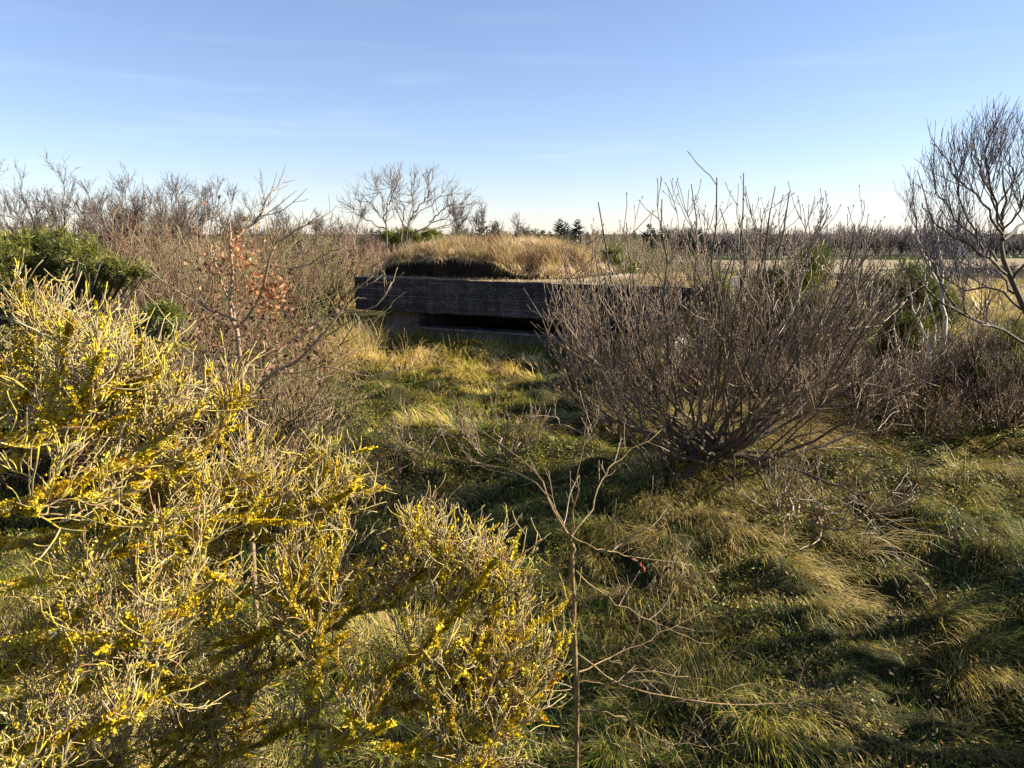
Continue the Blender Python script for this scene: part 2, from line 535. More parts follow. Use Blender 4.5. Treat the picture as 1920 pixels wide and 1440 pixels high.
rg = np.random.default_rng(11)
gm = Mesh()
for y0, y1, dens, nb, Lr, w in ((2.6, 8, 15, 85, (.08, .26), .0046), (8, 13, 12, 75, (.09, .28), .006), (13, 20, 8, 70, (.10, .32), .008), (20, 48, 1.5, 42, (.3, .7), .016)):
    x, y = scatter(rg, y0, y1, dens)
    tussocks(gm, rg, x, y, nb, Lr, w, .13 if y1 < 30 else .3, dryness)
# short mossy under-layer
x1, y1 = scatter(rg, 2.6, 9, 900); x2, y2 = scatter(rg, 9, 18, 260); x = np.concatenate([x1, x2]); y = np.concatenate([y1, y2])
N = len(x)
n_ = fbm(x * .8, y * .8, 3)
cc = np.where((n_ + rg.normal(0, .12, N) > .52)[:, None], np.array(OLIVE), np.array(GREEN)) * rg.uniform(.6, 1.5, (N, 1))
kb = rg.random(N) < .3; cc[kb] = np.array(BROWN) * rg.uniform(.6, 1.6, (kb.sum(), 1))
blades(gm, np.stack([x, y, height(x, y)], -1), rg.uniform(0, 6.28, N), rg.uniform(.05, .17, N), rg.uniform(.4, 1.4, N), rg.uniform(.2, 1.2, N), rg.uniform(.004, .009, N), cc, n=3)
# taller green grass along the foot of the bunker wall
N = 3000
u = rg.uniform(.3, 8.2, N); v = rg.uniform(-.35, .46, N); q_ = bpt(0, 0, 0)
x = q_[0] + BU[0] * u + BV[0] * v; y = q_[1] + BU[1] * u + BV[1] * v
blades(gm, np.stack([x, y, height(x, y)], -1), rg.uniform(0, 6.28, N), rg.uniform(.15, .5, N) * (.5 + fbm(u * 1.5, v, 2)), rg.uniform(.9, 1.5, N), rg.uniform(.3, 1.6, N), np.full(N, .008), pick(rg, [GREEN, MOSS, OLIVE, STRAW], [3, 2, 2, 1], N, .2))
# small leaved moss and herbs between the tussocks, clustered
x, y = scatter(rg, 2.8, 13, 1000)
k = fbm(x * 1.3 + 60, y * 1.3, 3) + .05 * sstep(1, 4, x) > .54; x, y = x[k], y[k]; N = len(x)
A = nrm(rg.normal(size=(N, 3)) * [1, 1, .6]); Bv = nrm(np.cross(A, rg.normal(size=(N, 3)) * .5 + [0, 0, 1.])); sz = rg.uniform(.005, .016, (N, 1)) * (.8 + y[:, None] * .06)
tone = vnoise(x * 3, y * 3)[:, None]
gm.flakes(np.stack([x, y, height(x, y) + rg.uniform(.015, .12, N)], -1), A * sz, Bv * sz * .6, pick(rg, [(.15, .18, .014), (.24, .22, .022), (.09, .12, .012), (.22, .13, .045), (.12, .07, .03)], [3, 3, 2, 1.6, 1.2], N, .2) * (.6 + .8 * tone), .4)
tag(gm.build('grass', M_grass), 'rough tussocky grass, straw and mossy green, covering the slope below the bunker', 'grass', kind='stuff')

# fallen leaves
x, y = scatter(rg, 3.2, 13, 60)
k = (x > .3) | (rg.random(len(x)) < .3); x, y = x[k], y[k]; N = len(x)
A = rg.normal(size=(N, 3)) * [1, 1, .35]; A = nrm(A); Bv = nrm(np.cross(A, [0, 0, 1.]) + rg.normal(0, .3, (N, 3)))
sz = rg.uniform(.012, .03, (N, 1))
lm = Mesh(); lm.flakes(np.stack([x, y, height(x, y) + rg.uniform(.03, .12, N)], -1), A * sz, Bv * sz * .6, pick(rg, [RUST, (.3, .2, .1), (.12, .07, .04), (.42, .32, .2)], [3, 3, 2, 1], N, .25))
tag(lm.build('leaf_litter', M_leaf), 'small brown fallen leaves lying in the grass', 'leaf litter', kind='stuff')

# ------------------------------------------------------------------ mound on the roof
def mound_v0(u):
    return .22 + .42 * fbm(u * 2.3 + 4, u * 0, 3) + .9 * sstep(3.7, 5.6, u) + .5 * sstep(.9, .2, u)


def mound_h(u, v):
    t = np.clip(np.abs(u - 2.75) / 2.75, 0, 1)
    env = np.clip(1 - t ** 4, 0, 1) * (.86 + .3 * fbm(u * 1.1 + 3, v * .9, 2))
    cl = .62 * (1 - .75 * sstep(3.3, 4.4, u))
    d = v - mound_v0(u)
    front = cl + (1 - cl) * sstep(0, 1.5, d)
    back = 1 - sstep(2.9, 4.3, v)
    h = .70 * env * front * (.25 + .75 * back) * (d > -.001)
    return h + .1 * env * (fbm(u * 2.1, v * 2.1) - .5) * (d > 0)


mt = thing('grass_mound', bpt(2.8, 2.2, RZ), 'mound of tall golden dry grass over dark soil on the bunker roof', 'mound')
nu, nv = 90, 46
us = np.linspace(.02, 5.5, nu); Vv = []
m = Mesh()
grid = []
for a in np.linspace(0, 1, nv):
    v = mound_v0(us) + a * (4.45 - mound_v0(us))
    grid.append(B(us, v, RZ + .012 + mound_h(us, v)))
skirt = []
for a in (1., .7, .35, 0.):                     # eroded soil face, hollowed under the turf
    v = mound_v0(us)
    hh = mound_h(us, v + 1e-4) * a
    vv = v + .16 * (1 - a) ** .6 * sstep(0, .15, mound_h(us, v + 1e-4)) + .05 * (fbm(us * 4, us * 0 + a * 7) - .5)
    skirt.append(B(us, vv if a < 1 else v, RZ - .03 * (a == 0) + .012 + hh))
S = np.array(skirt[::-1] + grid[1:]); nr = len(S)
i, j = np.meshgrid(np.arange(nu - 1), np.arange(nr - 1)); b0 = (j * nu + i).ravel()
m.add(S, np.stack([b0, b0 + 1, b0 + nu + 1, b0 + nu], -1)); m.build('soil', M_soil, mt)
rm = np.random.default_rng(21)
N = 26000
u = rm.uniform(.05, 5.45, N); v = mound_v0(u) + rm.uniform(0, 1, N) ** 1.2 * 3.9; v = np.minimum(v, 4.4)
h = mound_h(u, v + .002)
k = h > .03; u, v, h = u[k], v[k], h[k]; N = len(u)
root = B(u, v, RZ + h)
head = rm.uniform(0, 6.28, N); lean = rm.random(N) < .7
clump = fbm(u * 3.4, v * 3.4, 2); clump = np.clip((clump - .5) * 1.9 + .5, 0, 1)
head[lean] = -2.6 + rm.normal(0, .7, lean.sum()) + (clump[lean] - .5) * 3
L = rm.uniform(.16, .42, N) * (.6 + .9 * clump); edge = v - mound_v0(u) < .14
el = rm.uniform(.8, 1.45, N); curl = rm.uniform(.4, 1.5, N)
head[edge] = math.atan2(-BV[1], -BV[0]) + rm.normal(0, .6, edge.sum()); L[edge] *= .6; curl[edge] = rm.uniform(1.2, 2.6, edge.sum()); el[edge] = rm.uniform(.1, 1.2, edge.sum())
c = pick(rm, [(.58, .43, .21), (.70, .57, .34), (.44, .30, .14), (.22, .14, .07), (.25, .24, .06)], [5, 5, 3, 1.6, .6], N, .2)
pt_ = sstep(.52, .66, fbm(u * 1.4 + 9, v * 1.4, 3))[:, None]; c = c * (1 - pt_ * np.array([.5, .58, .6]))
gm = Mesh(); blades(gm, root, head, L, el, curl, np.full(N, .010), c, ground=False)
gm.build('dry_grass', M_dry, mt)
# dry tufts right of the mound and along the slab edge
N = 6500
u = np.concatenate([rm.uniform(.5, 6.2, 900), rm.uniform(4.6, 6.3, 600), rm.uniform(6.5, 8.45, 5000)]); v = np.concatenate([rm.uniform(.03, .3, 900), rm.uniform(.3, 2.2, 600), rm.uniform(.05, 4.5, 5000)])
gm = Mesh(); blades(gm, B(u, v, np.full(N, RZ)), rm.uniform(0, 6.28, N), rm.uniform(.03, .14, N) * (1 + .8 * (u > 6.4)), rm.uniform(.2, 1.2, N), rm.uniform(.2, 1, N), np.full(N, .012), pick(rm, [(.40, .28, .12), (.46, .36, .17), (.26, .17, .07), (.16, .15, .04)], [3, 2, 2, 2], N, .2), ground=False)
tag(gm.build('dry_grass', M_dry), 'short dry grass along the edge and on the right end of the bunker roof', 'dry grass', kind='stuff')

# ------------------------------------------------------------------ lichen shrubs
def px_limb(pp, r0, r1, n=12, wob=.006, rng=RNG):
    return limb([P(*p) for p in pp], r0, r1, n, wob, rng)


def lichen_on(rng, sets, n, sp=(.012, .07), size=(.003, .0082), fl=(30, 90), rbias=.5):
    """frilly yellow lichen clumps seated on given tubes"""
    m = Mesh()
    Pt = []; Tt = []; Rr = []
    for Pa, Ra, wgt in sets:
        M, k = Pa.shape[:2]
        nn = int(n * wgt)
        ix = rng.integers(0, M, nn); g = rng.random(nn) * (k - 1); i = np.minimum(g.astype(int), k - 2); f = (g - i)[:, None]
        Pt.append(Pa[ix, i] * (1 - f) + Pa[ix, i + 1] * f); Tt.append(nrm(Pa[ix, i + 1] - Pa[ix, i])); Rr.append(Ra[ix, i])
    Pt = np.concatenate(Pt); Tt = np.concatenate(Tt); Rr = np.concatenate(Rr)
    cnt = rng.integers(fl[0], fl[1], len(Pt)); ix = np.repeat(np.arange(len(Pt)), cnt); N = len(ix)
    spread = rng.uniform(sp[0], sp[1], len(Pt))[ix, None]
    ax = rng.normal(size=(N, 3)); ax = nrm(ax - (ax * Tt[ix]).sum(-1, keepdims=True) * Tt[ix] + np.array([.25, -.1, .25]))
    C = Pt[ix] + Tt[ix] * rng.normal(0, 1, (N, 1)) * spread * .6 + ax * (Rr[ix, None] + rng.uniform(0, .006, (N, 1)))
    s = rng.uniform(size[0], size[1], (N, 1)) * (.6 + .8 * rng.random(len(Pt))[ix, None])
    A = nrm(np.cross(ax, rng.normal(size=(N, 3))) + ax * rng.normal(0, .5, (N, 1))) * s
    Bb = nrm(np.cross(A, ax) + ax * rng.normal(0, .5, (N, 1))) * s * .8
    hue = pick(rng, [(.58, .42, .015), (.66, .50, .03), (.44, .31, .012), (.52, .46, .08), (.56, .28, .01)], [5, 4, 3, 1.5, .5], len(Pt), .1)
    m.flakes(C, A, Bb, hue[ix] * rng.uniform(.75, 1.2, (N, 1)), .45)
    return m


TAN = [(.95, .9, .7), (1.15, 1.08, .85), (.62, .52, .42), (.85, .9, .5), (.75, .5, .42)]


def lichen_shrub(label, base, boughs, seed, lich=1.0, dens=1.0, bias=(.10, .05, 0), stem=2.6):
    rng = np.random.default_rng(seed)
    t = thing('lichen_shrub', base, label, 'shrub', 'yellow lichen covered shrubs')
    bs = [px_limb(b[0], b[1], b[2], 14, .012, rng) for b in boughs]
    # the stem the boughs spring from, standing on the ground
    g_ = np.array([base[0], base[1], height(base[0], base[1]) - .05]); top_ = g_ + np.array([.1, -.1, stem])
    tk = limb([g_, g_ * .5 + top_ * .5 + [.05, .06, 0], top_], .055, .03, 12, .012, rng)
    m = Mesh(); m.tubes(tk[0], tk[1] * (1 + .15 * (rng.random(tk[1].shape) - .5)), 9); m.build('trunk', M_elderbough, t)
    m = Mesh()
    for b, src in zip(bs, boughs):
        if src[0][0][0] < -30 or src[0][0][1] > 1440:
            st = b[0][0, 0]; at_ = g_ + (top_ - g_) * np.clip((st[2] - .35 - g_[2]) / stem, .05, .98)
            k_ = limb([at_, at_ * .45 + st * .55 + [0, 0, -.06], st], src[1] * 1.25, src[1], 8, .006, rng); m.tubes(k_[0], k_[1], 8)
    m.build('bough', M_elderbough, t)
    for b in bs:
        m = Mesh(); rad = b[1] * (1 + .22 * (rng.random(b[1].shape) - .5)); m.tubes(b[0], rad, 8); m.build('bough', M_elderbough, t)
    Pb = np.concatenate([b[0] for b in bs]); Rb = np.concatenate([b[1] for b in bs])
    P0, R0 = grow(Pb, Rb, 4.0 * dens, (.16, .40), (.1, .85), (.55, .25), .12, .3, (bias[0] * 1.2, bias[1], 0), .15, 8, .7, .014, .45, .0046, .3, rng)
    Pa_ = np.concatenate([Pb[:, ::2][:, :7], P0[:, :7]]); Ra_ = np.concatenate([Rb[:, ::2][:, :7], R0[:, :7]])
    P1, R1 = grow(Pa_, Ra_, 6.6 * dens, (.10, .30), (.06, 1), (.9, .3), .35, .7, bias, .22, 6, .7, .015, .55, .0034, .35, rng)
    P2, R2 = grow(P1, R1, 3.2, (.06, .18), (.12, 1), (.85, .35), .25, .5, bias, .24, 5, .8, .018, .6, .0027, .3, rng)
    P3, R3 = grow(P2, R2, 2.1, (.05, .16), (.2, 1), (.8, .35), .25, .4, bias, .22, 5, .85, .02, .6, .0022, .2, rng)
    m = Mesh()
    for Pa, Ra, k in ((P0, R0, 7), (P1, R1, 6), (P2, R2, 6), (P3, R3, 5)):
        m.tubes(Pa, Ra * (1 + .25 * (rng.random(Ra.shape) - .5)), k, c=pick(rng, TAN, [4, 4, 2, 1, 1.5], len(Pa), .15))
    m.build('crown', M_elder, t)
    lm = lichen_on(rng, [(Pb, Rb, 1.6), (P0, R0, 1.8), (P1, R1, 1.0), (P2, R2, .35), (P3, R3, .05)], 320 * lich * dens)
    lm.build('lichen', M_lichen, t)
    return t


A_b = [
    ([(-90, 1235, 2.25), (60, 1205, 2.3), (210, 1196, 2.35), (300, 1165, 2.4), (400, 1105, 2.5)], .019, .008),
    ([(-90, 1000, 2.1), (40, 940, 2.2), (150, 900, 2.3), (260, 850, 2.4), (370, 770, 2.5)], .02, .007),
    ([(-90, 1130, 2.3), (100, 1080, 2.4), (250, 1030, 2.5), (400, 985, 2.6), (500, 955, 2.7)], .016, .006),
    ([(-60, 1050, 2.7), (150, 990, 2.75), (330, 940, 2.8), (470, 910, 2.9)], .017, .006),
    ([(-90, 860, 2.2), (60, 815, 2.3), (170, 760, 2.4), (250, 725, 2.5)], .014, .005),
    ([(-90, 800, 2.5), (40, 755, 2.5), (110, 710, 2.55), (170, 690, 2.6)], .012, .005),
    ([(-60, 1345, 2.5), (120, 1300, 2.6), (280, 1250, 2.7), (470, 1190, 2.9)], .014, .005),
    ([(-60, 900, 2.8), (110, 830, 2.85), (250, 770, 2.9), (330, 710, 3.0)], .015, .005),
    ([(-40, 1420, 2.2), (120, 1385, 2.25), (250, 1340, 2.3)], .012, .006),
    ([(60, 1500, 2.9), (115, 1290, 2.5), (120, 1180, 2.4), (190, 1090, 2.4)], .012, .006),
    ([(120, 1010, 2.4), (230, 930, 2.5), (330, 870, 2.6), (400, 830, 2.7), (440, 800, 2.8)], .013, .005),
    ([(-60, 880, 2.4), (90, 830, 2.45), (220, 770, 2.5), (320, 730, 2.6)], .014, .005),
    ([(150, 1150, 2.9), (300, 1080, 2.9), (430, 1010, 3.0), (520, 950, 3.1)], .013, .005),
    ([(-60, 710, 2.9), (30, 685, 2.9), (70, 645, 2.9), (95, 620, 3.0)], .012, .005),
    ([(-60, 770, 3.0), (60, 715, 3.0), (150, 680, 3.0), (210, 655, 3.1)], .012, .005),
    ([(-80, 1290, 2.9), (60, 1250, 3.0), (200, 1180, 3.1), (330, 1150, 3.2)], .013, .005),
    ([(-220, 1150, 2.4), (-330, 1060, 2.5), (-450, 980, 2.6), (-560, 880, 2.7)], .015, .006),
    ([(-220, 900, 2.5), (-320, 830, 2.6), (-430, 760, 2.7), (-540, 720, 2.8)], .014, .005),
    ([(-200, 1300, 2.8), (-320, 1250, 2.9), (-450, 1190, 3.0), (-560, 1100, 3.1)], .014, .005),
    ([(-150, 800, 2.8), (-220, 740, 2.9), (-300, 690, 3.0), (-380, 660, 3.1)], .013, .005),
    ([(120, 1400, 3.0), (230, 1330, 3.0), (340, 1290, 3.1), (450, 1270, 3.1)], .012, .005),
    ([(250, 1260, 3.2), (330, 1200, 3.2), (430, 1140, 3.3), (520, 1080, 3.3)], .012, .005),
    ([(60, 1160, 3.2), (170, 1120, 3.2), (280, 1090, 3.3), (380, 1040, 3.3)], .012, .005),
    ([(260, 1120, 3.3), (340, 1060, 3.2), (400, 1010, 3.2), (460, 940, 3.2)], .011, .005),
    ([(220, 1470, 2.9), (330, 1430, 2.9), (430, 1380, 3.0), (520, 1340, 3.0)], .012, .005),
    ([(-40, 1470, 2.6), (100, 1440, 2.7), (260, 1400, 2.8), (400, 1340, 2.9)], .013, .005),
    ([(255, 1040, 3.3), (262, 1180, 3.5), (240, 1330, 3.7), (225, 1460, 3.9), (215, 1560, 4.1)], .03, .045),
]
lichen_shrub('large shrub crusted with yellow lichen filling the left side, boughs sweeping up to the right', (-2.25, 2.7, .2), A_b, 31, 2.0, 1.0)
B_b = [
    ([(560, 1470, 2.6), (640, 1380, 2.65), (697, 1338, 2.7), (784, 1335, 2.75), (860, 1316, 2.8), (920, 1305, 2.85)], .026, .009),
    ([(585, 1330, 2.7), (592, 1250, 2.7), (595, 1170, 2.75), (580, 1080, 2.8), (600, 1010, 2.9)], .02, .007),
    ([(690, 1340, 2.7), (740, 1260, 2.75), (821, 1192, 2.8), (860, 1143, 2.85), (915, 1085, 2.95)], .017, .006),
    ([(820, 1190, 2.8), (830, 1120, 2.85), (825, 1050, 2.9)], .012, .005),
    ([(400, 1240, 2.9), (500, 1188, 2.9), (546, 1165, 2.9), (640, 1120, 3.0), (710, 1080, 3.1)], .016, .006),
    ([(850, 1310, 2.8), (890, 1260, 2.85), (940, 1210, 2.9), (975, 1180, 2.95)], .012, .005),
    ([(780, 1335, 2.7), (850, 1260, 2.75), (900, 1220, 2.8), (950, 1140, 2.9)], .012, .005),
    ([(480, 1120, 3.0), (550, 1040, 3.05), (600, 980, 3.1), (650, 920, 3.2)], .013, .005),
    ([(420, 1060, 3.2), (470, 970, 3.2), (530, 900, 3.3)], .012, .005),
    ([(910, 1320, 2.85), (970, 1290, 2.9), (1010, 1260, 2.9)], .010, .005),
    ([(700, 1400, 2.5), (830, 1390, 2.6), (920, 1370, 2.65), (1000, 1350, 2.7)], .012, .006),
    ([(420, 1010, 3.0), (500, 975, 3.0), (580, 950, 3.05), (640, 930, 3.1)], .012, .005),
    ([(360, 990, 3.0), (430, 950, 3.0), (500, 930, 3.1), (560, 920, 3.2)], .011, .005),
    ([(360, 1300, 3.0), (470, 1260, 3.0), (560, 1240, 3.05), (660, 1190, 3.1)], .012, .005),
    ([(640, 1480, 2.6), (760, 1450, 2.6), (860, 1445, 2.65), (950, 1430, 2.7)], .012, .005),
    ([(380, 1450, 2.8), (470, 1400, 2.8), (560, 1350, 2.85), (640, 1280, 2.9)], .012, .005),
    ([(600, 1190, 3.0), (680, 1140, 3.0), (760, 1090, 3.05), (830, 1030, 3.1)], .012, .005),
    ([(860, 1130, 2.9), (900, 1100, 2.9), (940, 1080, 2.95), (970, 1070, 3.0)], .010, .005),
]
lichen_shrub('lower shrub crusted with orange yellow lichen in the bottom middle, beside the slim sapling', (-.75, 2.5, .3), B_b, 47, 2.2, .85, (.04, .05, 0), 1.35)

# ------------------------------------------------------------------ bare shrubs and trees from limbs
def woody(name, label, cat, base, limbs, levels, mat, seed, group=None, tint=None, trunk=(), tmat=None, kmin=4, part='limb', env=None):
    rng = np.random.default_rng(seed)
    t = thing(name, base, label, cat, group)
    for b in trunk:
        m = Mesh(); m.tubes(b[0], b[1] * (1 + .12 * (rng.random(b[1].shape) - .5)), 9, c=np.tile(tint[0] if tint is not None else (1, 1, 1), (1, 1))); m.build('trunk', tmat or mat, t)
    for b in limbs:
        m = Mesh(); m.tubes(b[0], b[1], 7, c=np.tile(tint[0] if tint is not None else (1, 1, 1), (1, 1))); m.build(part, tmat or mat, t)
    src = list(limbs) + list(trunk)
    Pa = np.concatenate([b[0] for b in limbs]); Ra = np.concatenate([b[1] for b in limbs])
    m = Mesh(); allp = []
    for lv in levels:
        Pa, Ra = grow(Pa, Ra, rng=rng, **lv)
        if env is not None:                       # keep the crown inside its own rounded outline
            e_ = (Pa[:, -1] - np.asarray(env[0])) / np.asarray(env[1]); kq = (np.abs(e_) ** env[2]).sum(1) ** (1 / env[2]) < rng.normal(1, .06, len(Pa)); Pa, Ra = Pa[kq], Ra[kq]
        tc = pick(rng, tint or [(1, 1, 1), (1.3, 1.2, 1.1), (.7, .7, .7)], [3, 2, 2] if tint is None else [1] * len(tint), len(Pa), .12)
        m.tubes(Pa, Ra, 5 if lv.get('n', 5) > 4 else kmin, c=tc); allp.append((Pa, Ra))
    t_crown = m.build('crown', mat, t)
    return t, allp


rr = np.random.default_rng(77)
bb = G(1285, 893)
D0 = bb[1]
tr = [limb([bb + [0, 0, -.1], P(1300, 880, D0 - .05), P(1330, 868, D0 - .1), P(1362, 855, D0)], .085, .06, 10, .006, rr)]
fork = [P(1330, 868, D0 - .1), P(1350, 860, D0), P(1362, 855, D0), P(1290, 850, D0 + .1), P(1305, 872, D0)]
ends = [(985, 545, -.8), (1050, 460, .5), (1120, 385, -1.2), (1180, 420, 1.0), (1240, 370, -.4), (1300, 345, .8), (1345, 340, -1.3), (1395, 322, .2), (1450, 345, 1.2),
        (1490, 360, -.9), (1550, 385, .4), (1600, 430, -.5), (1650, 425, 1.1), (1690, 520, -.9), (1735, 590, .3), (1745, 700, -1.0), (1700, 800, .2), (1640, 960, -1.2),
        (1500, 500, 1.5), (1400, 450, -1.6), (1250, 500, 1.6), (1130, 520, -1.5), (1080, 600, .9), (1560, 560, -1.7), (1620, 640, 1.2), (1180, 640, -1.3), (1330, 470, 1.0), (1450, 560, -1.8)]
for k in range(46):
    ex = rr.uniform(985, 1790); q_ = rr.uniform(.66, .87)
    ends.append((ex, 835 - 505 * q_ * math.sqrt(max(0, 1 - ((ex - 1385) / 440) ** 2)), rr.uniform(-1.8, 1.8)))
lim = []
for k, (ex, ey, dd) in enumerate(ends):
    s = fork[k % 5]; e = P(ex, ey, D0 + dd)
    if k >= 28 and k % 2:                        # other stems rise from the ground round the main one
        s = bb + np.array([rr.uniform(-.35, .6), rr.uniform(-.3, .5), 0]); s[2] = height(s[0], s[1]) - .05
    out = (e - s) * np.array([1, 1, 0]); h = (e - s)[2]
    c1 = s + out * .30 + np.array([0, 0, h * .14]) + rr.normal(0, .05, 3)
    c2 = s + out * .68 + np.array([0, 0, h * .48]) + rr.normal(0, .07, 3)
    lim.append(limb([s, c1, c2, e],   .028 if k < 28 else .016, .006, 14, .028, rr))
REDT = [(1, 1, 1), (1.35, 1.1, 1.0), (.55, .5, .48), (1.15, 1.2, 1.0), (1.6, 1.5, 1.3)]
bush, bp_ = woody('bare_shrub', 'wide fan shaped bare shrub with dark red brown twigs in front of the bunker end', 'shrub', bb, lim,
      [dict(per=9.5, ln=(.45, 1.1), t=(.45, 1), ang=(.62, .22), up=.2, step_up=.5, wob=.13, n=8, rr=.6, rk=.006, tip=.5, rmin=.0056, fade=.3),
       dict(per=2.9, ln=(.25, .7), t=(.15, .95), ang=(.6, .22), up=.25, step_up=.45, wob=.13, n=6, rr=.7, rk=.006, tip=.6, rmin=.0048, fade=.3),
       dict(per=1.6, ln=(.1, .38), t=(.2, .9), ang=(.6, .2), up=.3, step_up=.3, wob=.06, n=4, rr=.8, rk=.008, tip=.7, rmin=.003, fade=.3)],
      M_red, 5, tint=REDT, trunk=tr, tmat=M_dark, env=(P(1372, 835, D0), (405 / F * D0, 2.4, 505 / F * D0), 2.8))
# buds on the shoot tips
bp = np.concatenate([a[0][:, -1] for a in bp_[1:]]); bd = np.concatenate([nrm(a[0][:, -1] - a[0][:, -2]) for a in bp_[1:]])
m = Mesh(); tt = np.array([-.012, 0, .012, .026])
m.tubes(bp[:, None] + bd[:, None] * tt[None, :, None], np.tile([.003, .0062, .006, .0015], (len(bp), 1)), 4, c=np.tile([.75, .7, .7], (len(bp), 1)))
bd_ = m.build('buds', M_red, bush); bd_['kind'] = 'stuff'; bd_.parent = [c for c in bush.children if c.name.startswith('crown')][0]

# tall tree on the right
def up_tree(name, label, base, pts, r, seed, levels, mat, tmat, group=None, cat='tree', env=None):
    rng = np.random.default_rng(seed)
    tk = [limb(p, a, b, 14, .012, rng) for p, a, b in pts[:1]]
    lb = [limb(p, a, b, 14, .014, rng) for p, a, b in pts[1:]]
    return woody(name, label, cat, base, lb, levels, mat, seed, group, trunk=tk, tmat=tmat, env=env)[0]


Dt = 8.6
tb = P(1985, 800, Dt); tb[2] = height(tb[0], tb[1]) - .05
LV = [dict(per=21, ln=(.4, .95), t=(.2, .98), ang=(.55, .22), up=.35, step_up=.6, wob=.1, n=8, rr=.6, rk=.007, tip=.4, rmin=.0032, fade=.35),
      dict(per=4.2, ln=(.2, .6), t=(.15, .95), ang=(.55, .2), up=.45, step_up=.5, wob=.06, n=6, rr=.7, rk=.007, tip=.5, rmin=.0028, fade=.3),
      dict(per=1.7, ln=(.1, .35), t=(.2, .95), ang=(.6, .2), up=.3, step_up=.3, wob=.06, n=4, rr=.8, rk=.008, tip=.7, rmin=.0024, fade=.3)]
Q = lambda *a: P(*a)
tpts = [([tb, Q(1968, 720, Dt), Q(1930, 610, Dt), Q(1888, 507, Dt), Q(1880, 440, Dt + .1), Q(1884, 380, Dt + .1), Q(1880, 320, Dt)], .044, .007),
        ([Q(1935, 650, Dt), Q(1870, 615, Dt - .2), Q(1805, 590, Dt - .4), Q(1750, 555, Dt - .5), Q(1700, 505, Dt - .6), Q(1675, 475, Dt - .6)], 0.019, .006),
        ([Q(1888, 515, Dt), Q(1850, 480, Dt - .3), Q(1800, 450, Dt - .5), Q(1755, 420, Dt - .6), Q(1728, 380, Dt - .7)], 0.016, .005),
        ([Q(1880, 440, Dt), Q(1850, 390, Dt + .3), Q(1805, 345, Dt + .5), Q(1775, 300, Dt + .6), Q(1752, 270, Dt + .6)], 0.016, .005),
        ([Q(1880, 430, Dt), Q(1865, 370, Dt - .4), Q(1835, 310, Dt - .6), Q(1820, 260, Dt - .6)], 0.014, .005),
        ([Q(1880, 410, Dt), Q(1900, 350, Dt + .4), Q(1892, 300, Dt + .6), Q(1900, 250, Dt + .6)], 0.014, .005),
        ([Q(1895, 530, Dt), Q(1945, 450, Dt - .3), Q(1960, 360, Dt - .4), Q(1950, 270, Dt - .4)], 0.017, .005),
        ([Q(1882, 450, Dt), Q(1950, 400, Dt + .6), Q(2000, 350, Dt + .8), Q(2020, 290, Dt + .8)], 0.016, .005),
        ([Q(1950, 690, Dt), Q(2030, 580, Dt), Q(2090, 480, Dt + .3), Q(2120, 380, Dt + .3)], 0.020, .005),
        ([Q(1900, 550, Dt), Q(1870, 510, Dt + .5), Q(1820, 500, Dt + .9), Q(1770, 470, Dt + 1.1)], 0.014, .005),
        ([Q(1915, 580, Dt), Q(1860, 540, Dt + .4), Q(1800, 540, Dt + .7), Q(1740, 500, Dt + .9), Q(1715, 440, Dt + .9)], 0.014, .005),
        ([Q(1870, 490, Dt), Q(1800, 420, Dt + .2), Q(1755, 350, Dt + .4), Q(1742, 290, Dt + .4)], 0.013, .004),
        ([Q(1845, 470, Dt - .2), Q(1805, 390, Dt), Q(1792, 320, Dt), Q(1780, 250, Dt)], 0.013, .004),
        ([Q(1800, 590, Dt - .4), Q(1760, 520, Dt - .2), Q(1725, 450, Dt - .2), Q(1712, 400, Dt - .2)], 0.012, .004),
        ([Q(1880, 430, Dt), Q(1915, 390, Dt - .5), Q(1925, 320, Dt - .7), Q(1918, 250, Dt - .7)], 0.013, .004),
        ([Q(1880, 420, Dt), Q(1855, 350, Dt), Q(1850, 290, Dt + .1), Q(1858, 240, Dt + .1)], 0.014, .005)]
big = up_tree('bare_tree', 'tall bare tree with purple grey upswept twigs at the right edge of the picture', tb, tpts, 1, 61, LV, M_purple, M_dark, env=(P(1900, 470, Dt), (225 / F * Dt, 1.7, 280 / F * Dt), 2))
# thin pale stemmed sapling
Db = 11.2
wb = G(1730, 765); Db = wb[1]
up_tree('pale_sapling', 'slender sapling with two pale whitish stems left of the tall tree', wb, [
    ([wb, P(1750, 710, Db), P(1761, 666, Db), P(1772, 599, Db), P(1765, 561, Db), P(1765, 500, Db), P(1757, 455, Db), P(1740, 390, Db), P(1722, 320, Db)], .05, .008),
    ([wb, P(1727, 721, Db), P(1742, 660, Db + .1), P(1724, 610, Db + .1), P(1712, 575, Db + .1), P(1700, 520, Db)], .04, .009),
    ([P(1742, 660, Db), P(1755, 630, Db - .1), P(1750, 600, Db - .2), P(1735, 540, Db - .2), P(1728, 440, Db - .3)], .02, .006),
    ([P(1765, 540, Db), P(1730, 470, Db + .2), P(1715, 400, Db + .3), P(1712, 330, Db + .3)], .02, .005),
    ([P(1765, 560, Db), P(1790, 500, Db - .2), P(1800, 440, Db - .3), P(1785, 380, Db - .3)], .018, .005),
    ([P(1727, 721, Db), P(1700, 690, Db), P(1680, 640, Db), P(1675, 590, Db)], .02, .006)], 1, 63,
    [dict(per=9, ln=(.3, .8), t=(.2, .98), ang=(.6, .2), up=.4, step_up=.5, wob=.09, n=6, rr=.6, rk=.008, tip=.5, rmin=.004, fade=.4),
     dict(per=4, ln=(.12, .4), t=(.2, .98), ang=(.6, .25), up=.3, step_up=.4, wob=.09, n=4, rr=.7, rk=.008, tip=.6, rmin=.0033, fade=.3)], M_dark, M_birch, cat='sapling')

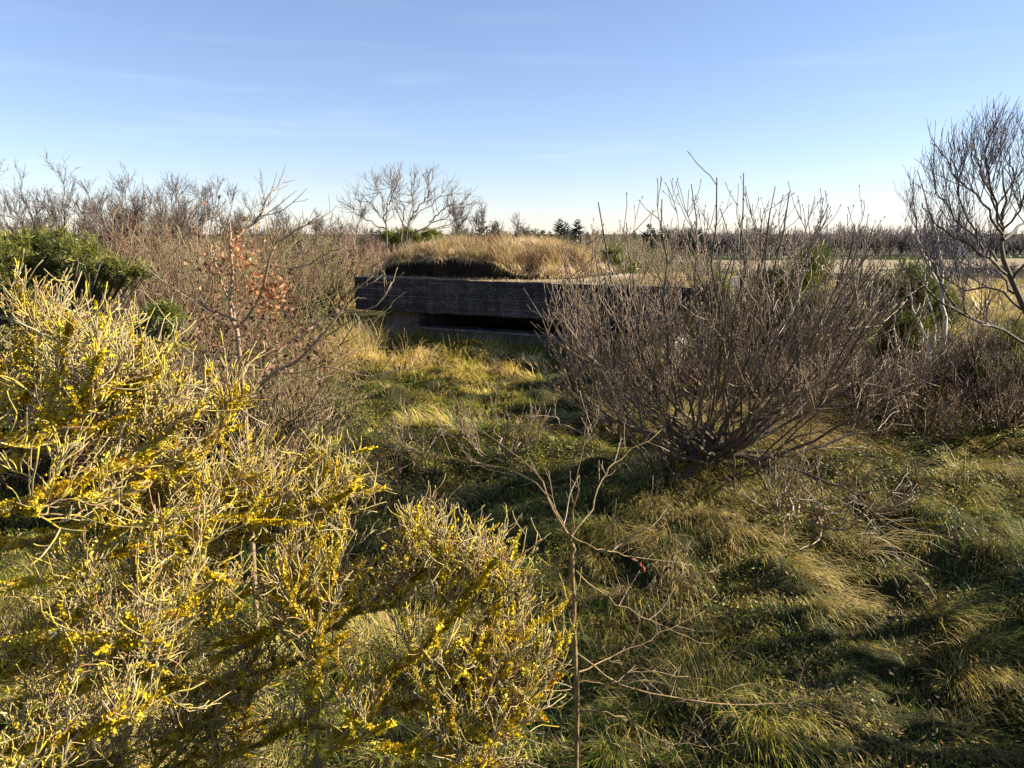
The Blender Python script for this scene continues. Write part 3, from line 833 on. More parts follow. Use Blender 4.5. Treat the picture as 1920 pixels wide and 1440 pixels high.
# tangled low bare shrub at the right edge
def simple_shrub(name, label, base, hgt, wid, seed, mat, group=None, nst=16, dens=1., tint=None):
    rng = np.random.default_rng(seed); lb = []
    for k in range(nst):
        a = rng.uniform(0, 6.28); r = wid * math.sqrt(rng.random()); s = base + np.array([math.cos(a), math.sin(a), 0]) * .12
        e = base + np.array([math.cos(a) * r, math.sin(a) * r, hgt * rng.uniform(.6, 1)])
        c = s * .5 + e * .5 + np.array([math.cos(a), math.sin(a), -.4]) * r * .2
        lb.append(limb([s, c, e], .02, .006, 9, .03, rng))
    return woody(name, label, 'shrub', base, lb, [
        dict(per=8 * dens, ln=(.35, .9), t=(.15, .98), ang=(.6, .25), up=.3, step_up=.4, wob=.14, n=6, rr=.6, rk=.008, tip=.5, rmin=.0045, fade=.4),
        dict(per=4 * dens, ln=(.15, .5), t=(.15, .98), ang=(.7, .3), up=.25, step_up=.3, wob=.14, n=5, rr=.7, rk=.008, tip=.6, rmin=.0036, fade=.3)], mat, seed, group, tint=tint)[0]


c = G(1880, 800); simple_shrub('tangled_shrub', 'tangled low bare shrub under the tall tree at the right edge', c, 1.5, 1.2, 71, M_dark)
for k_, (px_, py_, h_, lab_) in enumerate(((1815, 775, 1.1, 'tangled bare shrub between the pale stemmed sapling and the right edge'), (1870, 740, 1.1, 'tangled bare shrub in front of the low broom bush at the right edge'), (1665, 775, .8, 'tangled bare shrub just left of the pale stemmed sapling'))):
    simple_shrub('tangled_shrub', lab_, G(px_, py_), h_, 1.2, 171 + k_, M_red)
for k_, (px_, py_, h_, w_, lab_) in enumerate(((930, 860, .55, .9, 'low bramble of thin arching red stems in the middle of the slope'), (760, 900, .6, .8, 'low bramble of thin red stems just above the lichen shrub in the middle'), (1130, 820, .6, .8, 'low bramble of thin stems at the left foot of the fan shaped shrub'),
                                       (600, 800, .7, .8, 'bramble of thin stems right of the leafy sapling'), (1500, 980, .4, .7, 'low bramble of thin brown stems below the fan shaped shrub'))):
    simple_shrub('bramble', lab_, G(px_, py_), h_, w_, 181 + k_, M_red, nst=9, dens=.55, group='low brambles on the slope')
c = G(1650, 840); c[1] += 1.5; c[2] = height(c[0], c[1]); simple_shrub('tangled_shrub', 'low dark bare shrub behind the right side of the fan shaped shrub', c, 1.1, 1.2, 72, M_dark)

# sapling with clinging leaves, left of the bunker
Ds = 6.2
sb = P(462, 742, Ds); sb[2] = max(sb[2], height(sb[0], sb[1]))
gz = P(452, 780, Ds)
root_ = np.array([gz[0], Ds, height(gz[0], Ds)])
SL = [([root_, P(458, 742, Ds), P(443, 615, Ds), P(432, 560, Ds), P(434, 451, Ds), P(431, 420, Ds)], .024, .006),
      ([P(443, 615, Ds), P(478, 568, Ds - .1), P(503, 495, Ds - .2), P(518, 459, Ds - .2), P(550, 440, Ds - .2), P(600, 400, Ds - .3)], .013, .004),
      ([P(434, 451, Ds), P(470, 422, Ds + .1), P(496, 393, Ds + .1), P(499, 366, Ds + .1)], .011, .004),
      ([P(456, 738, Ds), P(518, 699, Ds - .1), P(565, 668, Ds - .2), P(610, 625, Ds - .3), P(650, 560, Ds - .3), P(700, 520, Ds - .4)], .018, .005),
      ([P(480, 722, Ds), P(530, 650, Ds + .2), P(583, 608, Ds + .3), P(638, 590, Ds + .3), P(700, 577, Ds + .3), P(735, 530, Ds + .3)], .013, .004),
      ([P(505, 495, Ds), P(560, 500, Ds), P(600, 485, Ds - .1), P(640, 455, Ds - .1)], .008, .003),
      ([P(440, 600, Ds), P(420, 540, Ds + .2), P(395, 480, Ds + .2), P(390, 440, Ds + .3)], .011, .004),
      ([P(440, 605, Ds), P(380, 570, Ds), P(330, 540, Ds), P(290, 510, Ds)], .010, .004),
      ([P(520, 698, Ds), P(620, 690, Ds), P(700, 700, Ds), P(790, 690, Ds)], .008, .003)]
rs = np.random.default_rng(81)
t, ap = woody('leafy_sapling', 'small red brown sapling with clusters of dead orange leaves left of the bunker', 'sapling', root_, [limb(*x, 12, .012, rs) for x in SL[1:]],
      [dict(per=7, ln=(.2, .6), t=(.2, .98), ang=(.7, .25), up=.25, step_up=.3, wob=.1, n=6, rr=.6, rk=.006, tip=.5, rmin=.003, fade=.4),
       dict(per=2.5, ln=(.08, .25), t=(.2, .98), ang=(.7, .25), up=.2, step_up=.3, wob=.1, n=4, rr=.7, rk=.008, tip=.6, rmin=.0024, fade=.3)], M_red, 82, trunk=[limb(*SL[0], 14, .008, rs)], tint=REDT)
cl = [(455, 470, .0, .16, 90), (470, 500, .1, .12, 60), (505, 545, -.1, .10, 70), (515, 560, -.1, .08, 50), (475, 540, .1, .08, 40), (430, 530, .1, .2, 50), (400, 470, .2, .2, 40), (480, 630, .1, .3, 160), (540, 640, .2, .3, 170), (440, 660, .0, .25, 120), (580, 650, .2, .2, 70), (400, 640, .2, .25, 80)]
lm = Mesh()
for px, py, dd, r, n in cl:
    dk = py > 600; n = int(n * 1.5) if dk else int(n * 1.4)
    c = P(px, py, Ds + dd) + rs.normal(0, .75 * r, (n, 3)) * [1, 1, 1.1]
    A = nrm(rs.normal(size=(n, 3)) + [0, 0, -.6]); Bb = nrm(np.cross(A, rs.normal(size=(n, 3))))
    s = rs.uniform(.016, .032, (n, 1))
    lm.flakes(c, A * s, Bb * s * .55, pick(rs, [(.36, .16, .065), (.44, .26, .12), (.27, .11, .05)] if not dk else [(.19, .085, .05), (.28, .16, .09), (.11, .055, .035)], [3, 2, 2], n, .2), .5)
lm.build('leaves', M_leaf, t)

# slim bare sapling in the middle
Dc = 3.3
c0 = P(1083, 1300, Dc); cr = np.array([c0[0], Dc, height(c0[0], Dc)])
SP = [([cr, P(1082, 1400, Dc), P(1077, 1205, Dc), P(1079, 1162, Dc), P(1075, 1056, Dc), P(1073, 1020, Dc)], .0125, .009),
      ([P(1073, 1022, Dc), P(1066, 1000, Dc), P(1036, 954, Dc + .1), P(1009, 895, Dc + .2), P(963, 853, Dc + .3), P(899, 807, Dc + .4), P(816, 803, Dc + .5)], .0058, .0017),
      ([P(1070, 1005, Dc), P(1082, 931, Dc - .1), P(1091, 844, Dc - .1), P(1112, 805, Dc - .1)], .0045, .00162),
      ([P(1072, 1005, Dc), P(1110, 950, Dc + .1), P(1132, 895, Dc + .2), P(1160, 862, Dc + .3), P(1240, 805, Dc + .4)], .0052, .0017),
      ([P(1066, 1000, Dc), P(1090, 1020, Dc), P(1137, 1032, Dc), P(1187, 1046, Dc + .1), P(1300, 1060, Dc + .2)], .0045, .0016),
      ([P(1078, 1048, Dc), P(1130, 1035, Dc - .1), P(1190, 1006, Dc - .2), P(1250, 985, Dc - .2)], .004, .0015),
      ([P(1082, 1119, Dc), P(1165, 1119, Dc - .1), P(1240, 1096, Dc - .2), P(1290, 1075, Dc - .2)], .004, .0015),
      ([P(1080, 1070, Dc), P(1141, 1124, Dc), P(1240, 1174, Dc), P(1330, 1210, Dc)], .004, .0015),
      ([P(1082, 1225, Dc), P(1180, 1290, Dc), P(1350, 1318, Dc + .1), P(1470, 1318, Dc + .2), P(1565, 1292, Dc + .2)], .0045, .0016),
      ([P(1085, 1260, Dc), P(1150, 1230, Dc + .2), P(1230, 1190, Dc + .3), P(1320, 1150, Dc + .4)], .004, .0015),
      ([P(1085, 1330, Dc), P(1160, 1340, Dc), P(1240, 1390, Dc + .1), P(1330, 1400, Dc + .1)], .004, .0015),
      ([P(1085, 1280, Dc), P(1140, 1280, Dc), P(1200, 1260, Dc), P(1290, 1270, Dc + .1)], .004, .0015),
      ([P(1070, 1005, Dc), P(1000, 900, Dc + .5), P(900, 870, Dc + .7), P(760, 850, Dc + .9), P(690, 870, Dc + 1)], .004, .0015)]
rs = np.random.default_rng(91)
t, ap = woody('slim_sapling', 'slim upright sapling with long thin spreading twigs in the lower middle', 'sapling', cr, [limb(*x, 14, .006, rs) for x in SP[1:]],
      [dict(per=7, ln=(.06, .36), t=(.2, .98), ang=(.75, .25), up=.15, step_up=.2, wob=.1, n=6, rr=.7, rk=.007, tip=.5, rmin=.0016, fade=.4),
       dict(per=1.6, ln=(.03, .1), t=(.2, .98), ang=(.8, .25), up=.1, step_up=.1, wob=.1, n=4, rr=.8, rk=.01, tip=.6, rmin=.0013, fade=.3)], M_red, 92, trunk=[limb(*SP[0], 16, .004, rs)], tmat=M_dark, tint=[(2.6, 2.3, 1.5), (1.3, 1.0, .9), (2.2, 2, 1.7)])
lm = Mesh(); c = np.array([P(1207, 1066, Dc + .1), P(1190, 1050, Dc + .1), P(1203, 1058, Dc + .1)])
lm.flakes(c, nrm(np.array([[.3, 0, -1], [.8, 0, -.3], [.2, .2, -1.]])) * .018, nrm(np.array([[.6, .5, .2], [0, .6, .6], [.7, -.5, .1]])) * .008, np.array([(.35, .08, .04), (.25, .1, .05), (.4, .12, .05)]), .4)
lm.build('leaves', M_leaf, t)

# ------------------------------------------------------------------ willow trees behind
def round_tree(seed, label, base, hgt, wid, group, name='bare_willow', mat=None, twig=.006, lean=0., nst=6, sp=1., fat=1.):
    rng = np.random.default_rng(seed); lb = []
    base = np.asarray(base, float); top = base + np.array([lean, 0, hgt * .3])
    tk = [limb([base - [0, 0, .1], (base + top) / 2 + rng.normal(0, .05, 3), top], hgt * .022 * fat, hgt * .014 * fat, 8, .02, rng)]
    for k in range(nst):
        a = 6.28 * k / nst + rng.uniform(-.4, .4); q_ = rng.uniform(.35, 1); r = wid * q_
        e = base + np.array([lean + math.cos(a) * r, math.sin(a) * r, hgt * rng.uniform(.85, .97) * (1 - .35 * q_ * q_)])
        s = base + (top - base) * rng.uniform(.35, 1)
        c = s * .5 + e * .5 + np.array([math.cos(a), math.sin(a), 0]) * r * .12
        lb.append(limb([s, c, e], hgt * .011 * fat, twig, 10, .05, rng))
    k_ = hgt / 5
    return woody(name, label, 'tree', base, lb, [
        dict(per=10 * sp, ln=(.6 * k_, 1.4 * k_), t=(.2, .98), ang=(.6, .2), up=.2, step_up=.3, wob=.12, n=7, rr=.6, rk=.008, tip=.5, rmin=twig * 1.1, fade=.45),
        dict(per=6.5, ln=(.35 * k_, .9 * k_), t=(.2, .98), ang=(.65, .25), up=.25, step_up=.3, wob=.12, n=5, rr=.7, rk=.008, tip=.6, rmin=twig * .85, fade=.3),
        dict(per=3, ln=(.15 * k_, .45 * k_), t=(.2, .98), ang=(.65, .25), up=.2, step_up=.3, wob=.12, n=4, rr=.7, rk=.008, tip=.6, rmin=twig * .7, fade=.3)], mat or M_scrub, seed, group,
        trunk=tk, tint=TW)[0]


TW = [(.10, .075, .065), (.14, .105, .08), (.08, .062, .06), (.16, .13, .08)]
wl = [(-10, 372, 26, 3.0, 'leftmost pale bare willow, cut by the left edge, above the green pine bush'), (92, 312, 27, 2.3, 'tall bare willow rising just left of the others on the left skyline'), (175, 345, 29, 2.2, 'bare willow between the two tallest on the left skyline'),
      (255, 318, 28, 2.2, 'broad bare willow with the highest crown of the left skyline row'), (330, 332, 30, 2.4, 'bare willow at the right end of the left skyline row, leaning right'), (400, 380, 31, 2.0, 'low bare willow right of the left skyline row'),
      (560, 395, 34, 1.8, 'small bare tree on the skyline between the sapling and the bunker'), (640, 385, 33, 1.8, 'small thin bare tree on the skyline left of the spreading tree'), (480, 400, 33, 1.7, 'faint low bare tree behind the leafy sapling')]
for k, (px, py, d, w, lab) in enumerate(wl):
    top = P(px, py, d); gz = height(top[0], d)
    round_tree(100 + k, lab, (top[0], d, gz), top[2] - gz, w * 1.5, 'bare willows on the left skyline', twig=.0075, fat=.75, nst=12, lean=.3 if k == 4 else 0)
Dz = 23.5
def Z(u, v, dd=0.): return P(600 + u / 2.743, 280 + (v + max(0, 480 - v) * .13) / 2.743, Dz + dd)
zb_ = Z(395, 520); zb_ = np.array([zb_[0], Dz, height(zb_[0], Dz)])
zr = np.random.default_rng(141)
zl = [[zb_, Z(345, 480, -.2), Z(340, 380, -.3), Z(290, 290, -.5), Z(220, 235, -.7), Z(165, 215, -.8)], [Z(342, 400), Z(330, 300, .2), Z(318, 200, .3), Z(275, 145, .4)],
      [zb_, Z(445, 470), Z(460, 380), Z(490, 300, -.1), Z(472, 200, -.2), Z(458, 110, -.2)], [Z(465, 340), Z(560, 255, .4), Z(640, 205, .6), Z(690, 185, .7)],
      [Z(455, 430), Z(600, 355, -.5), Z(680, 300, -.7), Z(735, 270, -.8)], [Z(452, 410), Z(400, 300, .5), Z(390, 200, .7), Z(352, 140, .8)],
      [zb_, Z(420, 400, .6), Z(430, 280, .9), Z(405, 190, 1.1), Z(410, 130, 1.2)], [Z(490, 300), Z(540, 220, -.6), Z(560, 160, -.8), Z(530, 115, -.9)],
      [Z(340, 400), Z(270, 370, .5), Z(215, 320, .8), Z(185, 270, .9)], [Z(500, 420), Z(590, 400, .4), Z(700, 350, .6), Z(760, 310, .6)], [Z(560, 360), Z(640, 270, -.9), Z(700, 235, -1.1)],
      [Z(330, 320), Z(360, 240, -.6), Z(370, 170, -.8)]]
woody('spreading_tree', 'spreading bare tree with many upswept branches behind the grass mound', 'tree', zb_, [limb(p, .028 if len(p) > 4 else .02, .007, 12, .03, zr) for p in zl],
      [dict(per=8, ln=(.45, 1.1), t=(.25, 1), ang=(.55, .2), up=.2, step_up=.3, wob=.12, n=7, rr=.6, rk=.012, tip=.5, rmin=.0075, fade=.3),
       dict(per=6, ln=(.2, .6), t=(.15, 1), ang=(.6, .25), up=.15, step_up=.2, wob=.14, n=5, rr=.7, rk=.012, tip=.6, rmin=.0055, fade=.3)], M_scrub, 142, tint=[(.19, .15, .11), (.16, .12, .09), (.24, .19, .14)])
for k, (px, py, lab) in enumerate(((880, 375, 'thin upright bare tree just right of the spreading tree'), (940, 400, 'low bare tree beyond the middle of the grass mound'))):
    top = P(px, py, 36); gz = height(top[0], 36); round_tree(150 + k, lab, (top[0], 36, gz), top[2] - gz, 1.6, None, 'thin_tree', twig=.008)

for k, (x, y, lab) in enumerate(((7.4, 6.6, 'bare tree outside the picture, farthest of those shading the lower right grass'), (6.9, 5.7, 'bare tree outside the picture, in the middle of those shading the lower right grass'),
                              (5.9, 4.9, 'nearest bare tree outside the picture, shading the bottom right corner'))):
    round_tree(170 + k, lab, (x, y, height(x, y)), 5.5, 1.3, 'bare trees outside the right edge', 'bare_tree', mat=M_dark, twig=.006, nst=5, sp=.25, fat=1.15)

# ------------------------------------------------------------------ thickets (uncountable scrub)
def scrub_unit(rng, nst=12, kk=3):
    lb = []
    for k in range(nst):
        a = rng.uniform(0, 6.28); r = .95 * math.sqrt(rng.random()) + .1
        e = np.array([math.cos(a) * r, math.sin(a) * r, rng.uniform(.75, 1) * (1 - .45 * r * r)])
        s = np.array([math.cos(a), math.sin(a), 0]) * .1
        lb.append(limb([s, s * .45 + e * .55 + rng.normal(0, .06, 3), e], .009, .003, 5, .02, rng))
    Pa = np.concatenate([b[0] for b in lb]); Ra = np.concatenate([b[1] for b in lb])
    P1, R1 = grow(Pa, Ra, 5.5, (.25, .6), (.12, .98), (.8, .3), .08, .2, (0, 0, 0), .2, 5, .7, .01, .6, .0032, .4, rng)
    P2, R2 = grow(P1, R1, 2.8, (.1, .32), (.12, .98), (.9, .35), .08, .15, (0, 0, 0), .22, 4, .8, .01, .7, .0026, .3, rng)
    return (Pa, Ra), (P1, R1), (P2, R2)


UN = [scrub_unit(np.random.default_rng(200 + k)) for k in range(5)]


def thicket(name, label, cat, spots, cols, seed, thick=1.0):
    """spots: x, y, height, width"""
    rng = np.random.default_rng(seed); m = Mesh()
    for x, y, h, w in spots:
        un = UN[rng.integers(5)]; a = rng.uniform(0, 6.28); ca, sa = math.cos(a), math.sin(a)
        tint = pick(rng, cols, [1] * len(cols), 1, .15)[0]
        f = thick * max(1, y / 16)
        for li, (Pa, Ra) in enumerate(un):
            q = Pa.copy(); q[..., 0] = (Pa[..., 0] * ca - Pa[..., 1] * sa) * w + x; q[..., 1] = (Pa[..., 0] * sa + Pa[..., 1] * ca) * w + y
            q[..., 2] = Pa[..., 2] * h + height(x, y) - .05
            m.tubes(q, Ra * f * (1.2 if li == 0 else 1), 3, cap=False, c=tint * rng.uniform(.65, 1.35, (len(Pa), 1)))
    return tag(m.build(name, M_scrub), label, cat, kind='stuff')


rt = np.random.default_rng(210)
sp_ = []
for k in range(360):
    y = 8.8 + 31 * rt.random() ** 1.5
    px = rt.uniform(60, 700) if y > 13 else rt.uniform(180, 640)
    if k >= 300: px = rt.uniform(-420, 60)
    x = (px - 960) / F * y * 1.02
    if in_bunker(x, y, .9): continue
    if (px > 520 and y < 19.3) or (px > 600 and y < 24): continue
    top = 432 - rt.uniform(-30, 6) - (10 if px < 300 else 0)
    tz = P(px, top, y)[2]; h = min(max(tz - height(x, y), .8), 2.7) * rt.uniform(.6, 1.12)
    if y < 12: h *= .8
    sp_.append((x, y, h, h * rt.uniform(.6, .95)))
SCR = [(.21, .145, .08), (.155, .105, .056), (.12, .075, .045), (.17, .095, .058), (.14, .12, .045), (.29, .215, .13), (.07, .045, .03)]
sp2 = []
for k in range(46):                              # right of the fan shaped shrub, and by the end of the bunker
    y = rt.uniform(10.2, 16.5); px = rt.uniform(1600, 1960)
    if px > 1770 and y > 13: continue
    x = (px - 960) / F * y; sp2.append((x, y, rt.uniform(.5, 1.25), rt.uniform(.5, .9)))
for k in range(7):
    y = rt.uniform(13.2, 14.4); x = (rt.uniform(1230, 1350) - 960) / F * y; sp2.append((x, y, rt.uniform(.7, 1.0), .6))
thicket('scrub_thicket', 'brown tangled scrub round the pale stemmed sapling and behind the fan shaped shrub', 'thicket', sp2, SCR, 214, 1.5)
thicket('scrub_thicket', 'dense tan thicket of bare scrub between the lichen shrub and the bunker', 'thicket', sp_, SCR, 211, 1.9)
sp_ = []
for k in range(330):                              # heath behind the bunker
    y = rt.uniform(24, 120); px = rt.uniform(640, 1960); x = (px - 960) / F * y
    if px > 1500 and y > 60: continue
    if in_bunker(x, y, .6) or (px > 1700 and y < 40): continue
    ty = 445 + rt.uniform(-8, 14) + 66 * sstep(1150, 1420, px)
    h = np.clip(P(px, ty, y)[2] - height(x, y), .5, 4)
    sp_.append((x, y, h, rt.uniform(1.0, 1.6) * max(1, y / 45)))
thicket('heath_scrub', 'brown and olive scrub covering the heath behind the bunker', 'scrub', sp_, [(.2, .14, .09), (.16, .15, .055), (.22, .15, .1), (.13, .14, .05), (.24, .17, .09)], 212)

# ------------------------------------------------------------------ green bushes
def needle_bush(name, label, base, lobes, n, seed, cols, w, ln=(.06, .11), wid=.008, per=26, group=None):
    """lobes: centre, radii; sprays of needles at shoot ends on the outer shell"""
    rng = np.random.default_rng(seed)
    t = thing(name, base, label, 'bush', group)
    tot = sum(l[1][0] * l[1][2] for l in lobes); C = []; D = []
    sub = []
    for c, r in lobes:
        for q_ in range(6):
            o_ = nrm(rng.normal(size=3)) * rng.uniform(.35, .75); sub.append((np.asarray(c) + o_ * np.asarray(r), tuple(np.asarray(r) * rng.uniform(.3, .62))))
    lobes = sub; tot = sum(l[1][0] * l[1][2] for l in lobes)
    for c, r in lobes:
        k = int(n * r[0] * r[2] / tot); d = nrm(rng.normal(size=(k, 3)) + [0, 0, .25]); rr_ = rng.uniform(.55, 1.05, (k, 1)) * (.85 + .3 * rng.random((k, 1)))
        C.append(np.asarray(c) + d * rr_ * np.asarray(r)); D.append(nrm(d + [0, 0, .8]))
    C = np.concatenate(C); D = np.concatenate(D)
    k = C[:, 2] > height(C[:, 0], C[:, 1]) + .03; C, D = C[k], D[k]
    st = Mesh(); b = np.asarray(base)
    s0 = C - D * rng.uniform(.15, .3, (len(C), 1)); mid = s0 * .6 + b * .4 + [0, 0, .05]
    st.tubes(np.stack([np.tile(b, (len(C) // 6 + 1, 1))[:len(C[::6])], mid[::6], s0[::6], C[::6]], 1), np.tile([.02, .013, .008, .004], (len(C[::6]), 1)), 4)
    st.tubes(np.stack([s0, C], 1), np.tile([.006, .003], (len(C), 1)), 4); st.build('branches', M_dark, t)
    ix = np.repeat(np.arange(len(C)), per); N = len(ix)
    f = rng.random((N, 1)); root = s0[ix] * (1 - f) + C[ix] * f
    d = nrm(D[ix] * .9 + rng.normal(0, .6, (N, 3))); L = rng.uniform(ln[0], ln[1], (N, 1))
    sd = nrm(np.cross(d, rng.normal(size=(N, 3)))) * wid * .5
    col = pick(rng, cols, w, len(C), .15)[ix] * rng.uniform(.7, 1.3, (N, 1))
    m = Mesh(); m.strips(np.stack([root, root + d * L * .5, root + d * L + [0, 0, .004]], 1), np.stack([sd * .7, sd, sd * .25], 1), col)
    m.build('foliage', M_needle, t)
    return t


def lobes_px(ls, d):
    return [(P(a, b, d + dd), (rx / F * d, rx / F * d * .9, rz / F * d)) for a, b, dd, rx, rz in ls]


GC = [(.13, .155, .02), (.20, .205, .026), (.08, .11, .018), (.28, .26, .045)]
lb = lobes_px([(10, 460, 0, 50, 42), (55, 470, .3, 40, 46), (100, 452, .4, 45, 32), (140, 470, 0, 36, 34), (175, 478, .2, 48, 38), (215, 488, .1, 34, 28), (250, 500, 0, 34, 26), (-30, 440, .5, 50, 36), (20, 500, 0, 75, 65), (110, 510, .4, 75, 55), (190, 520, .2, 70, 40), (50, 560, .2, 110, 70), (150, 570, .3, 100, 60), (60, 640, .2, 130, 90), (170, 650, .3, 110, 80), (-60, 600, .2, 120, 100), (110, 740, .3, 150, 90), (-20, 740, .2, 140, 90), (-60, 480, 0, 80, 70)], 9.5)
needle_bush('pine_bush', 'dense dark green pine bush behind the lichen shrub at the left', (lb[1][0][0], 9.6, height(lb[1][0][0], 9.6)), lb, 5200, 301, GC, [3, 3, 2, 2], ln=(.045, .09), wid=.0065, per=36)
lb = lobes_px([(305, 590, 0, 26, 26), (275, 610, .2, 30, 32), (322, 625, 0, 22, 26)], 8.2)
needle_bush('pine_bush', 'small dark green bush low beside the lichen shrub, right of the large pine bush', (lb[0][0][0], 8.2, height(lb[0][0][0], 8.2)), lb, 300, 302, GC, [3, 2, 3, 1])
BC = [(.12, .15, .014), (.18, .19, .018), (.07, .095, .014), (.25, .23, .03)]
for k, (ls, d, n, lab) in enumerate((
    ([(1500, 540, 0, 90, 70), (1440, 580, .3, 70, 60), (1570, 590, .2, 90, 70), (1530, 480, .1, 40, 26), (1500, 660, 0, 120, 60)], 12.5, 1500, 'yellow green broom bush showing through the fan shaped shrub'),
    ([(1690, 540, 0, 60, 60), (1740, 590, .3, 70, 70), (1790, 680, .2, 90, 60), (1670, 620, .2, 80, 70), (1720, 500, .4, 36, 30), (1660, 560, .6, 50, 50), (1700, 700, .1, 80, 60)], 13.0, 2300, 'yellow green broom bush behind the pale stemmed sapling'),
    ([(1345, 575, 0, 50, 46), (1300, 600, .2, 44, 36), (1390, 610, .1, 50, 44), (1350, 640, 0, 70, 40)], 14.2, 900, 'yellow green broom bush against the right end of the bunker'),
    ([(1880, 710, 0, 90, 70), (1830, 720, .3, 80, 60), (1900, 640, .5, 60, 40)], 11.5, 1000, 'low broom bush under the tall tree at the right edge'))):
    lb = lobes_px(ls, d); needle_bush('broom_bush', lab, (lb[0][0][0], d, height(lb[0][0][0], d)), lb, n, 310 + k, BC, [3, 3, 2, 1], ln=(.08, .2), wid=.010, per=20, group='broom bushes on the right')
for k, (ls, d, n, lab) in enumerate((([(1030, 462, 0, 30, 14), (1000, 470, 0, 20, 10), (1065, 470, .3, 26, 10)], 25, 360, 'dark green bush peeping over the right half of the grass mound'),
                          ([(1140, 488, 0, 34, 22), (1110, 500, .3, 20, 14), (1180, 505, .3, 26, 14), (1160, 520, 0, 50, 26)], 23, 420, 'dark green bush beyond the bare right end of the bunker roof'),
                          ([(745, 440, 0, 40, 16), (800, 445, .3, 40, 14), (820, 455, 0, 30, 12)], 28, 360, 'olive bush under the spreading bare tree behind the mound'))):
    lb = lobes_px(ls, d); needle_bush('gorse_bush', lab, (lb[0][0][0], d, height(lb[0][0][0], d)), lb, n, 330 + k, GC if k < 2 else BC, [3, 3, 2, 1], ln=(.1, .2), wid=.02, per=18, group='dark green bushes behind the bunker')

# ------------------------------------------------------------------ distant conifers and wood
def conifer(m, rng, base, hgt, wid, dark):
    n = 26
    z = np.sort(rng.uniform(.08, .97, n * 9)); N = len(z)
    a = rng.uniform(0, 6.28, N); L = wid * (1 - z) ** .8 * rng.uniform(.5, 1.15, N) + .12
    s = base + np.stack([0 * z, 0 * z, z * hgt], -1)
    d = np.stack([np.cos(a), np.sin(a), rng.uniform(-.1, .55, N)], -1)
    e = s + d * L[:, None]; mid = (s + e) / 2 + [0, 0, -.06 * hgt * .1]
    sd = np.stack([-np.sin(a), np.cos(a), rng.normal(0, .3, N)], -1) * (.05 * hgt * rng.uniform(.5, 1.1, N) * (1.1 - z))[:, None]
    m.strips(np.stack([s, mid, e], 1), np.stack([sd * .6, sd, sd * .15], 1), pick(rng, dark, [1] * len(dark), N, .25))
    sd2 = np.cross(d, sd)
    m.strips(np.stack([s, mid, e], 1), np.stack([sd2 * .4, sd2 * .7, sd2 * .1], 1), pick(rng, dark, [1] * len(dark), N, .25))


CF = [(905, 408, 'leftmost'), (930, 412, ''), (978, 414, ''), (1050, 406, ''), (1062, 412, ''), (1083, 408, ''), (1218, 416, ''), (1245, 420, '')]
clab = ['pointed dark conifer at the left end of the far conifer row', 'dark conifer second from the left in the far row, touching its pointed neighbour', 'slim lone conifer with gaps on both sides in the far row', 'broad dark conifer, tallest of the far row beyond the mound', 'conifer merging into the right side of the broadest far conifer',
        'bushy conifer at the right end of the gap beyond the mound', 'dark conifer seen through the left twigs of the fan shaped shrub', 'lower conifer seen through the twigs right of another behind the fan shaped shrub']
rc = np.random.default_rng(400)
DK = [(.035, .055, .04), (.05, .07, .045), (.065, .08, .06)]
for k, (px, py, _) in enumerate(CF):
    d = 130 + 8 * (k % 3); top = P(px, py, d); gz = height(top[0], d); b = np.array([top[0], d, gz])
    t = thing('far_conifer', b, clab[k], 'conifer', 'far row of dark conifers')
    m = Mesh(); conifer(m, rc, b, top[2] - gz, 2.2 if k == 2 else 4.2, DK); m.build('foliage', M_needle, t)
    m = Mesh(); m.tubes(np.stack([b, b + [0, 0, (top[2] - gz) * .6], top])[None], np.array([[.2, .12, .02]]), 5); m.build('trunk', M_far, t)
# low dark conifer belt
m = Mesh()
for k in range(90):
    px = rc.uniform(690, 1330); d = rc.uniform(150, 190); top = P(px, 424 + rc.uniform(0, 10), d); gz = height(top[0], d); conifer(m, rc, np.array([top[0], d, gz]), top[2] - gz, 2.6, DK + [(.12, .1, .07)])
tag(m.build('conifer_belt', M_needle), 'low dark belt of far conifers along the horizon behind the mound', 'conifer belt', kind='stuff')
# bare wood on the right horizon
m = Mesh(); FB = [(.13, .105, .10), (.16, .125, .11), (.11, .095, .10), (.14, .13, .10)]  # haze of the distance put into these paler bark colours
for k in range(330):
    px = rc.uniform(1240, 2150) if k > 50 else rc.uniform(-300, 650)
    d = rc.uniform(214, 262)
    if k <= 50: d = rc.uniform(420, 700)
    x = (px - 960) / F * d; gz = height(x, d)
    tp = 419 + 9 * (vnoise(px * .012, 3.) - .5) * 2 + rc.uniform(0, 10) if k > 50 else 424 + rc.uniform(0, 5)
    hgt = P(px, tp, d)[2] - gz; b = np.array([x, d, gz])
    nl = 9; a = rc.uniform(0, 6.28, nl); r = rc.uniform(.1, .3, nl) * hgt
    e = b + np.stack([np.cos(a) * r, np.sin(a) * r, hgt * rc.uniform(.55, .95, nl)], -1)
    s = b + np.stack([0 * a, 0 * a, hgt * rc.uniform(.05, .4, nl)], -1)
    La = np.stack([s, (s + e) / 2 + np.stack([np.cos(a), np.sin(a), 0 * a], -1) * r[:, None] * .2, e], 1); Ra = np.tile([.14, .1, .05], (nl, 1))
    P1, R1 = grow(La, Ra, 11, (.12 * hgt, .28 * hgt), (.1, 1), (.7, .3), .3, .3, (0, 0, 0), .2, 3, .8, .02, .5, .05, .3, rc)
    tc = pick(rc, FB, [1] * 4, 1, .15)[0]
    m.tubes(La, Ra, 3, False, np.tile(tc, (nl, 1))); m.tubes(P1, R1 * (d / 240), 3, False, tc * rc.uniform(.7, 1.3, (len(P1), 1)))
tag(m.build('distant_wood', M_far), 'grey brown bare wood along the horizon beyond the field', 'wood', kind='stuff')
